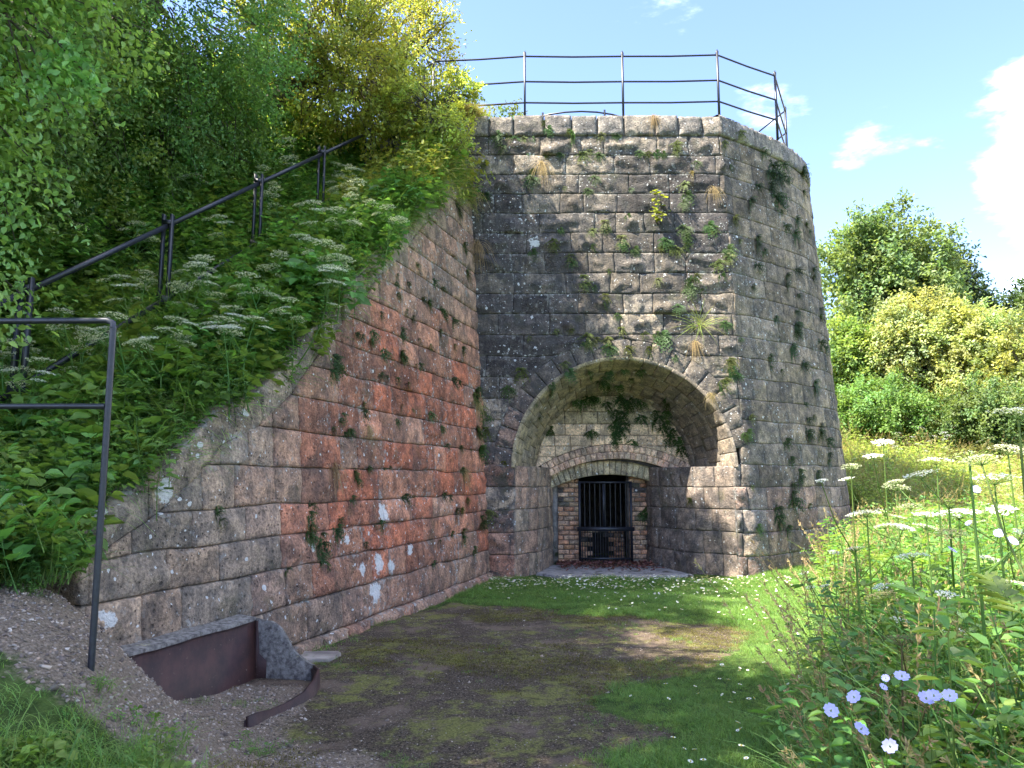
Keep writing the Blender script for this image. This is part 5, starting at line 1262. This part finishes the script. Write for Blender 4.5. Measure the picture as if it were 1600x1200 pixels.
nr_ = np.abs(x - (-3.99 + .225*(y - 6.155))) < .5
scatter('bank_undergrowth', np.c_[x, y, z - .03][k], rot_up(len(x), .25)[k], (RNG.uniform(.6, 1.35, len(x))*np.where(nr_ & (y < 8.6), .6, 1)*(1 + .18*(w < 1.1)))[k], BROAD + BROADB[:2], M['leaf'])
x, y, z, w = bank_pts(3000, .15, 2.4, 4.6); 
scatter('bank_grass', np.c_[x, y, z - .03], rot_up(len(x), .35), RNG.uniform(.5, 1.25, len(x))*np.where(w < .6, 1.15, 1.), TALLG + MIXG[:1], M['leaf'])
# fringe of grass hanging over the coping towards the open side
y = RNG.uniform(5.4, 12.6, 1000); yy = y; xb = WP0[0] + WD[0]/WD[1]*(yy - WP0[1]); w = RNG.uniform(.10, .45, 1000) + .25*(y < 8.2); x = xb - w/WN[0]; z = bank_h(x, y); x = x - WB*np.clip(z, 0, 9)*np.exp(-w)*1.1
E = np.c_[RNG.normal(.1, .25, 1000), RNG.normal(.5, .3, 1000), RNG.normal(0, .5, 1000)]
scatter('overhanging_grass', np.c_[x, y, z + .03], E, RNG.uniform(.35, 1.1, 1000), MIXG + DRYG[:1] + TALLG[:2], M['dry'])
# sunny grass and stalks on the top corner by the tower
n = 420; y = RNG.uniform(11.0, 13.4, n); w = RNG.uniform(.1, 1.6, n); xb = WP0[0] + WD[0]/WD[1]*(np.minimum(y, 12.5) - WP0[1]); x = xb - w/WN[0]; z = bank_h(x, y); x = x - .52*np.exp(-w)
scatter('corner_grass', np.c_[x, y, z], rot_up(n, .4), RNG.uniform(.8, 1.7, n), [grass_mesh('blades', 250, 40, .5, .006, .4, .9, (GOLD, STRAW), .05), grass_mesh('blades', 251, 40, .5, .006, .4, .9, (GREEN_L, GOLD), .05), broad_mesh(252, 24, .5, .08, .05, GOLD*.8, 5)], M['leaf'])
n = 160; xx = RNG.uniform(-1.5, -.1, n); yy = RNG.uniform(12.9, 13.6, n)
scatter('tower_top_grass', np.c_[xx - .4, yy, np.full(n, ZTOP - .03) - .0*xx], rot_up(n, .5), RNG.uniform(.4, 1.1, n), [grass_mesh('blades', 255, 30, .4, .005, .5, 1.2, (STRAW*.8, STRAW*1.2), .05), grass_mesh('blades', 256, 30, .4, .005, .5, 1.2, (GREEN_L, GOLD), .05)], M['dry'])

# cow parsley with white umbels, one object per plant
cp = [(285, 402), (310, 432), (262, 468), (245, 500), (330, 478), (365, 505), (415, 372), (440, 395), (430, 440), (500, 388), (470, 432), (490, 330), (530, 400), (395, 500), (240, 420), (200, 445), (215, 510), (270, 520), (150, 512), (40, 540), (20, 570), (15, 780), (40, 770), (450, 300), (520, 270), (545, 290), (475, 262), (510, 255), (575, 300), (555, 265), (470, 235), (350, 350), (425, 275), (310, 275), (150, 350), (65, 540), (130, 250 + 250), (600, 330), (380, 460), (345, 415), (460, 480), (520, 440), (60, 860), (655, 175), (560, 330), (205, 355)]
where = ['beside the upper stair posts', 'along the middle of the stair railing', 'below the lower stair railing', 'at the left edge below the near railing']
def bank_ray(u, v):
    r = ray(u, v)
    for t in np.arange(2.2, 16, .05):
        p = Vector((0, 0, EYE)) + r*float(t); wv = -((p.x - WP0[0])*WN[0] + (p.y - WP0[1])*WN[1])
        if wv > .1 and p.z < bz(p.x, p.y) + (.90 if wv < 1.1 else .78): return p
    return None
for i, (u, v) in enumerate(cp):
    p = bank_ray(u, v)
    if p is None: continue
    sm, fm = UMB[i % 4]; zb = bz(p.x, p.y); kp = int(round((p.y - 6.155)/1.65)); wv = -((p.x - WP0[0])*WN[0] + (p.y - WP0[1])*WN[1])
    zone = ('below the path railing, at the left edge' if v > 640 else 'near the ' + ['lowest', 'lowest', 'second lowest', 'middle', 'fourth', 'topmost', 'topmost'][max(0, min(6, kp + 1))] + ' post of the stair railing') + ('' if v > 640 else ', by the wall edge' if wv < .8 else ', halfway to the wall' if wv < 1.5 else ', right under the rail')
    s = max(.6, min(1.5, (p.z - zb)/.62)); ro = empty('cow_parsley', (p.x, p.y, p.z - .62*s), 'white cow parsley ' + zone, 'wild flower', 'cow parsley ' + zone, (0, 0, random.uniform(0, 6)))
    ro.scale = (s, s, s); link('stem', sm, None, ro); [link('umbel', q_, None, ro) for q_ in fm]

# ------------------------------------------------------------------ lawn
SHORT = [grass_mesh('blades', 300 + i, 26, .055, .0030, .55, .6, (GREEN*.95, GREEN_L*1.05), .035, 2) for i in range(4)]
LONG = [grass_mesh('blades', 310 + i, 30, .16, .0042, .5, .8, (GREEN, GREEN_L), .05, 3) for i in range(3)]
n = 80000; y = 1.6 + RNG.random(n)**.75*14.5; x = RNG.uniform(-2.6, 1, n) + RNG.random(n)*(y*.62 + 1)
dm = dirt_mask(x, y); gm = gravel_mask(x, y); wl = -((x - WP0[0])*WN[0] + (y - WP0[1])*WN[1])
keep = (dm < .09*RNG.normal(0, 1, n) + .07*fbm(x*9, y*9, 2.2, 2)) & (gm < .35) & (wl < -.03) & ~((y > 12.72) & (x < 3.75)) & ~((x > 3.7) & ((((x - 2)/4.9)**2 + ((y - 17.5)/4.9)**2) < 1.02))
sill = (x > .35) & (x < 3.1) & (y > 12.55); keep &= ~sill
x, y = x[keep], y[keep]; z = ground_h(x, y)
scatter('lawn_grass', np.c_[x, y, z - .004], rot_up(len(x), .2), RNG.uniform(.7, 1.4, len(x))*(1 + .5*fbm(x*1.4, y*1.4, 0, 3)), SHORT, M['leaf'])
# sparse grass in the bare patch and longer grass at the foot of mound and walls
n = 9000; x = RNG.uniform(-3, 4, n); y = RNG.uniform(3, 12.6, n); q = fbm(x*1.6, y*1.6, 3.3, 3); dm = dirt_mask(x, y); wl = -((x - WP0[0])*WN[0] + (y - WP0[1])*WN[1])
k = (dm > -.1) & (q > .48) & (wl < -.05); scatter('patch_grass', np.c_[x, y, ground_h(x, y)][k], rot_up(n)[k], RNG.uniform(.4, .8, n)[k], SHORT, M['leaf'])
n = 60000; x = RNG.uniform(-2.8, 3.6, n); y = RNG.uniform(3.2, 11.5, n); q = fbm(x*.9, y*1.3, 8.3, 4) + .3*fbm(x*5, y*5, 1, 2); k = (dirt_mask(x, y) > 0) & (q > .28); wl = -((x - WP0[0])*WN[0] + (y - WP0[1])*WN[1]); k &= wl < -.1
MOSS = [grass_mesh('moss', 330 + i, 14, .020, .0045, 1.0, .5, (np.array([.08, .075, .02]), np.array([.19, .17, .045])), .03, 2) for i in range(3)]
scatter('moss_tufts', np.c_[x, y, ground_h(x, y) - .004][k], rot_up(n)[k], RNG.uniform(.6, 1.4, n)[k], MOSS, M['dry'])
def pebble(seed, col):
    r = np.random.default_rng(seed); mb = MB()
    V = np.array([[x_, y_, z_] for x_ in (-1, 1) for y_ in (-1, 1) for z_ in (-1, 1)], float)*.5; V = V*r.uniform(.5, 1, 3)*r.uniform(.75, 1.2, (8, 1)) + r.normal(0, .09, (8, 3)); V[:, 2] *= .5
    mb.add(V*.03, [[0, 1, 3, 2], [4, 6, 7, 5], [0, 4, 5, 1], [2, 3, 7, 6], [0, 2, 6, 4], [1, 5, 7, 3]], col); return mb.mesh('pebble')
PEB = [pebble(400 + i, c) for i, c in enumerate([(.34, .28, .22), (.26, .21, .16), (.40, .33, .26), (.18, .14, .115), (.34, .25, .18), (.44, .39, .33)])]
m_, nt_, o_ = new_mat('chippings'); at_ = N(nt_, 'ShaderNodeAttribute', attribute_name='tint'); oi_ = N(nt_, 'ShaderNodeObjectInfo')
cb_ = nmix(nt_, 1., at_.outputs['Color'], nmix(nt_, oi_.outputs['Random'], (.45, .45, .45), (1.25, 1.22, 1.2)), 'MULTIPLY'); b_ = N(nt_, 'ShaderNodeBsdfPrincipled', i_Roughness=.85); nt_.links.new(cb_, b_.inputs['Base Color']); nt_.links.new(b_.outputs[0], o_.inputs[0]); M['chips'] = m_
n = 26000; x = RNG.uniform(-4.2, .6, n); y = RNG.uniform(2.6, 6.8, n); gm = gravel_mask(x, y); k = (gm > .25 + .3*RNG.random(n)); wl = -((x - WP0[0])*WN[0] + (y - WP0[1])*WN[1]); k &= (wl < -.05) | (y < 4.75)
scatter('gravel', np.c_[x, y, ground_h(x, y)][k], RNG.uniform(0, 6.28, (n, 3))[k]*np.array([.12, .12, 1]), (RNG.uniform(.12, .75, n)*np.where(RNG.random(n) < .04, 1.9, 1))[k], PEB, M['chips'])
n = 9000; x = RNG.uniform(-2.8, 3.2, n); y = RNG.uniform(3.2, 11.5, n); k = (dirt_mask(x, y) > .05); wl = -((x - WP0[0])*WN[0] + (y - WP0[1])*WN[1]); k &= wl < -.1
scatter('loose_chippings', np.c_[x, y, ground_h(x, y)][k], RNG.uniform(0, 6.28, (n, 3))[k]*np.array([.12, .12, 1]), (RNG.uniform(.12, .5, n)*np.where(RNG.random(n) < .008, 3., 1))[k], PEB, M['chips'])
TW = []
for i in range(3):
    b = MB(); r = np.random.default_rng(i); b.tube(np.cumsum(np.c_[np.full(5, .03), r.normal(0, .006, 5), r.normal(0, .002, 5)], 0), .0018, 3, (.09, .065, .045)); TW.append(b.mesh('twig'))
n = 4000; x = RNG.uniform(-3.2, 3.2, n); y = RNG.uniform(3.0, 11.5, n); k = (dirt_mask(x, y) > .0); wl = -((x - WP0[0])*WN[0] + (y - WP0[1])*WN[1]); k &= wl < -.05
scatter('twig_litter', np.c_[x, y, ground_h(x, y) + .006][k], np.c_[RNG.normal(0, .1, n), RNG.normal(0, .1, n), RNG.uniform(0, 6.28, n)][k], RNG.uniform(.3, .9, n)[k], TW, M['chips'])
# daisies
b = MB(); a = np.arange(12)*2*math.pi/12; b.leaves(np.c_[.002*np.cos(a), .002*np.sin(a), np.full(12, .055)], np.c_[np.cos(a), np.sin(a), np.full(12, .25)], np.tile([0, 0, 1.], (12, 1)), .010, .005, (.85, .85, .82), 0)
b.tube([(0, 0, .0), (0, 0, .055)], .0008, 3, GREEN); b.tube([(0, 0, .053), (0, 0, .058)], [.004, .003], 6, (.6, .45, .04)); DAI = [b.mesh('daisy')]
x1 = RNG.normal(1.4, 1.7, 900); y1 = 12.4 - np.abs(RNG.normal(0, .75, 900)); x2 = RNG.uniform(.4, 3.6, 300); y2 = RNG.uniform(3.4, 11.5, 300); x = np.r_[x1, x2]; y = np.r_[y1, y2]
k = (dirt_mask(x, y) < -.08) & ~((x > .3) & (x < 3.1) & (y > 12.5)) & (x > -.4) & (x < 4.6); n = k.sum()
scatter('daisies', np.c_[x, y, ground_h(x, y)][k], rot_up(n, .3), RNG.uniform(1.0, 1.75, n), DAI, M['petal'])
# grassy foot of the mound, bottom left
n = 5200; x = RNG.uniform(-3.6, -.6, n); y = RNG.uniform(2.2, 3.9, n); k = y < 3.1 + .3*fbm(x*2, y*2, 2, 2) + .25*(-x - 2)*0; k &= (x < -1.0 - .35*(y - 3)); n2 = k.sum()
scatter('mound_grass', np.c_[x, y, ground_h(x, y)][k], rot_up(n2, .3), RNG.uniform(.7, 1.5, n2), LONG + [broad_mesh(320, 14, .07, .04, .035, GREEN_L*.8, 5, .08)], M['leaf'])
n = 420; x = RNG.uniform(-3.6, -1.2, n); y = RNG.uniform(3.2, 5.0, n); k = (fbm(x*1.7, y*1.7, 6.6, 2) > .12) & (gravel_mask(x, y) > .2)
scatter('mound_weeds', np.c_[x, y, ground_h(x, y)][k], rot_up(n, .3)[k], RNG.uniform(.35, .9, n)[k], LONG[:2] + [broad_mesh(321, 14, .07, .035, .03, GREEN, 5, .08)], M['leaf'])
n = 800; x = RNG.uniform(-5.5, -2.2, n); y = RNG.uniform(4.2, 6.4, n); wl = -((x - WP0[0])*WN[0] + (y - WP0[1])*WN[1]); s_ = -((x - WP0[0])*WD[0] + (y - WP0[1])*WD[1]); k = (s_ > WLEN + .02) & (x < -2.75 + .3*(5 - y)) | ((wl > .3) & (x < -3.0)); n2 = k.sum()
zz_ = np.maximum(bank_h(x, y), ground_h(x, y)); scatter('bank_foot_plants', np.c_[x, y, zz_ - .03][k], rot_up(n2, .3), RNG.uniform(.6, 1.2, n2), BROAD + BROADB + TALLG, M['leaf'])

# ------------------------------------------------------------------ plants on the right
def right_edge(y): return np.interp(y, [1.2, 2, 4.3, 7, 10, 12.8, 14.5, 16, 18, 30], [.70, .98, 1.78, 2.75, 4.1, 5.6, 7.1, 7.9, 7.9, 8.5])
n = 3300; y = 1.7 + RNG.random(n)**1.1*12.5; e = right_edge(y); x = e + RNG.random(n)**.8*(1.2 + y*.45); 
hh = .62*sstep(x - e, -.05, .7) + .42
k = np.hypot(x, y) > 2.25
scatter('verge_undergrowth', np.c_[x, y, ground_h(x, y)][k], rot_up(n, .2)[k], (hh*RNG.uniform(.8, 1.5, n)*1.15)[k], [broad_mesh(260 + i, 80, .62, .056, .027, [GREEN_D*1.3, GREEN*1.1, GREEN_L*.9][i], 7, .3) for i in range(3)], M['leaf'])
n = 2300; y = 1.9 + RNG.random(n)*13; e = right_edge(y); x = e + RNG.random(n)*(1.0 + y*.42) - .12; k = np.hypot(x, y) > 2.2
scatter('verge_grass', np.c_[x, y, ground_h(x, y)][k], rot_up(n, .25)[k], (RNG.uniform(.6, 1.5, n)*(.55 + .6*sstep(x - e, 0, .6)))[k], [grass_mesh('blades', 270 + i, 26, .85, .006, .25, .6, (GREEN*1.1, GREEN_L*1.3 + STRAW*.12), .09) for i in range(3)], M['leaf'])
def stalk_mesh(seed):
    r = np.random.default_rng(seed); mb = MB()
    for i in range(5):
        a = r.uniform(0, 6.28); l = r.uniform(.8, 1.15); tip = np.array([math.cos(a)*.22, math.sin(a)*.22, l]); t = np.linspace(0, 1, 7)[:, None]; b0 = r.normal(0, .05, 3)*[1, 1, 0]
        P = b0 + t*tip; P[:, :2] += (t**3)*np.array([math.cos(a), math.sin(a)])*.12; P[-1, 2] -= .03; mb.tube(P, .0013, 3, STRAW*.5 + GREEN_L*.5, cap=False)
        n = 40; tt = r.uniform(.72, 1, n); q = np.stack([np.interp(tt, t[:, 0], P[:, c]) for c in range(3)], -1); mb.leaves(q, r.normal(0, .4, (n, 3)) + [math.cos(a)*.5, math.sin(a)*.5, .6], unit(n, r), .022, .006, STRAW*r.uniform(.8, 1.5, (n, 1)), .1)
    return mb.mesh('seed_stalks')
STK = [stalk_mesh(280 + i) for i in range(3)]
n = 400; y = 1.9 + RNG.random(n)*12; e = right_edge(y); x = e + RNG.random(n)*(1.0 + y*.4) - .1; k = np.hypot(x, y) > 2.3
scatter('seeding_grass', np.c_[x, y, ground_h(x, y)][k], rot_up(n, .15)[k], RNG.uniform(.7, 1.25, n)[k], STK, M['dry'])
# meadow on the rise beyond
GOLDM = g_((.46, .47, .17)); PALE = g_((.33, .42, .13)); MEAD = [grass_mesh('blades', 290, 30, .75, .014, .4, .6, (PALE, GOLDM), .15), grass_mesh('blades', 291, 30, .8, .013, .4, .7, (GOLDM, STRAW*1.2), .15), grass_mesh('blades', 292, 34, .6, .014, .4, .6, (PALE, GOLDM), .15), broad_mesh(293, 40, .7, .09, .045, PALE, 8, .3), broad_mesh(295, 30, .5, .08, .03, GOLDM, 8, .3), stalk_mesh(294)]
n = 8500; y = 13 + RNG.random(n)**1.3*26; x = right_edge(y) - .2 + RNG.random(n)*(y*.34 + 1.5); scatter('meadow_grass', np.c_[x, y, ground_h(x, y)], rot_up(n, .2), RNG.uniform(.6, 1.25, n), MEAD, M['leaf'])
hm, hf = umbel_parts(98, .9, .09, WHITE, GREEN_L, 5, flor=5, rays=9); fm_ = MB()
hh_ = bpy.data.meshes.new('far_umbels')
def merged(ms, mf):
    mb = MB()
    for me in [ms] + mf:
        co = np.empty(len(me.vertices)*3, np.float32); me.vertices.foreach_get('co', co); c = np.empty(len(me.vertices)*4, np.float32); me.attributes['tint'].data.foreach_get('color', c); c = c.reshape(-1, 4)[:, :3]
        fs = {}
        for p in me.polygons: fs.setdefault(len(p.vertices), []).append(tuple(p.vertices))
        off = mb.n; mb.V.append(co.reshape(-1, 3)); mb.T.append(c); mb.n += len(me.vertices)
        for k_, f in fs.items(): mb.F.setdefault(k_, []).append(np.array(f, np.int32) + off)
    return mb.mesh('far_umbel')
n = 150; y = 9 + RNG.random(n)*17; x = right_edge(y) + .4 + RNG.random(n)*(y*.3 + .5)
scatter('meadow_umbels', np.c_[x, y, ground_h(x, y)], rot_up(n, .15), RNG.uniform(.8, 1.35, n), [merged(hm, hf)], M['petal'])
# named hogweeds: the plants one can pick out
HOG = [(1520, 705, 3.1, 1.30, .125, 'green', 'tall hogweed gone over to brown-green umbels, the largest on the right'),
       (1600, 642, 2.7, 1., .10, 'white', 'white hogweed umbel cut by the right edge, highest of all'),
       (1330, 728, 5.6, 1., .085, 'white', 'slender hogweed with white umbels just right of the tower foot'),
       (1455, 718, 5.2, 1., .12, 'white', 'white hogweed left of the tall brown-green one'),
       (1352, 800, 5.0, 1., .11, 'white', 'low white hogweed in front of the tower foot'),
       (1438, 803, 4.6, 1., .10, 'white', 'white hogweed standing between the low one and the brown-green one'),
       (1500, 800, 3.9, 1., .13, 'white', 'white hogweed with wide umbels below the tall brown-green one'),
       (1345, 857, 4.4, 1., .07, 'white', 'short hogweed with small umbels near the lawn edge'),
       (1435, 868, 3.9, 1., .10, 'white', 'short broad hogweed umbel low in the middle of the verge'),
       (1488, 928, 3.0, 1., .05, 'white', 'small white umbel in the shade above the brown seed heads'),
       (1560, 745, 3.6, 1., .13, 'white', 'white hogweed by the right edge behind the tall one'),
       (1480, 785, 3.5, 1., .10, 'green', 'second hogweed with faded brown-green umbel, lower than the tall one'),
       (1580, 700, 4.2, 1., .13, 'white', 'white hogweed with flat umbel beside the right edge'),
       (1400, 760, 6.2, 1., .12, 'white', 'far white hogweed in the sun beyond the verge'),
       (1305, 862, 5.6, 1., .05, 'white', 'small pale umbel nearest the sunlit patch of lawn'),
       (1385, 690, 8.0, 1., .13, 'white', 'distant white hogweed in the sunny meadow edge')]
for i, (u, v, t, k_, R, kind, lab) in enumerate(HOG):
    p = at_t(u, v, t); zb = gz(p.x, p.y); H = p.z - zb
    col = WHITE if kind == 'white' else np.array([.27, .25, .11]); ro = empty('hogweed', (p.x, p.y, zb), lab, 'wild flower', None, (0, 0, random.uniform(0, 6)))
    sm, fm = umbel_parts(500 + i, H - R*.30, R*.82, col, GREEN_L*.7, 3, .02, .007 if R > .06 else .0045, 17, 15)
    link('stem', sm, M['leaf'], ro); [link('umbel', q_, M['petal'], ro) for q_ in fm]
# brown seed head cluster
p = at_t(1395, 1010, 2.7); zb = gz(p.x, p.y); ro = empty('dock_plant', (p.x, p.y, zb), 'brown dried seed heads in the middle of the shaded verge', 'wild flower')
sm, fm = umbel_parts(560, p.z - zb, .075, np.array([.22, .14, .08]), np.array([.20, .17, .08]), 5, .03, .005, 16, 8, False); link('stem', sm, M['leaf'], ro); [link('seed_head', q_, M['dry'], ro) for q_ in fm]
# cranesbill
def cranes_mesh():
    mb = MB()
    for k in range(5):
        a = k*2*math.pi/5; c, s_ = math.cos(a), math.sin(a)
        pr = [(.001, 0, 0), (.007, -.0055, .003), (.014, -.0095, .005), (.0195, -.0075, .0055), (.0188, 0, .0045), (.0195, .0075, .0055), (.014, .0095, .005), (.007, .0055, .003)]
        V = [(x*c - y*s_, x*s_ + y*c, z) for x, y, z in pr]; V.append((.012*c, .012*s_, .0035))
        col = np.array([(.66, .64, .80)] + [(.50, .48, .86)]*7 + [(.46, .43, .84)])
        mb.add(V, [(8, i, i + 1) for i in range(7)] + [(8, 7, 0)], col)
    mb.tube([(0, 0, -.004), (0, 0, .009)], [.003, .0015], 6, (.35, .40, .22)); return mb.mesh('blossom')
CR = cranes_mesh(); CR.materials.append(M['petal'])
cl = [(1409, 1058, 2.1, 'highest of the near ones, above the pair'), (1335, 1090, 2.1, 'left of the topmost blossom'), (1298, 1111, 2.15, 'leftmost, at the edge of the leaves'), (1345, 1140, 2.1, 'below the two left ones'), (1391, 1167, 2.05, 'lowest, close to the bottom of the view'),
      (1447, 1092, 2.1, 'left half of the close pair'), (1459, 1088, 2.08, 'right half of the close pair'), (1484, 1088, 2.05, 'right of the close pair'), (1380, 1074, 2.2, 'small, half closed, beside the topmost one'), (1384, 1060, 2.3, 'small one behind the topmost one'),
      (1487, 860, 3.2, 'among the hogweed stems'), (1561, 834, 3.0, 'high up near the brown-green hogweed'), (1582, 846, 3.0, 'high up by the right edge'), (1525, 765, 4.0, 'far back under the tall umbel'), (1514, 818, 4.0, 'in the sun behind the hogweed stems')]
for i, (u, v, t, lab) in enumerate(cl):
    p = at_t(u, v, t); zb = gz(p.x, p.y); ro = empty('cranesbill', (p.x, p.y, zb), 'violet-blue cranesbill flower, ' + lab, 'wild flower')
    s = random.uniform(.9, 1.15) if i not in (8, 9) else .6
    o = link('blossom', CR, None, ro, (0, 0, p.z - zb)); d = Vector((random.uniform(-.9, .5), random.uniform(-.9, -.2), random.uniform(.3, 1.))); o.rotation_euler = d.to_track_quat('Z', 'Y').to_euler(); o.scale = (s, s, s)
    H = p.z - zb; b = MB(); b.tube([(0, .0, H - .004), (.01, .05, H - .06), (.02, .07, H*.5), (.0, .06, 0)], [.0011, .0012, .0016, .002], 5, GREEN_L*.8); b.build('stem', M['leaf'], ro)
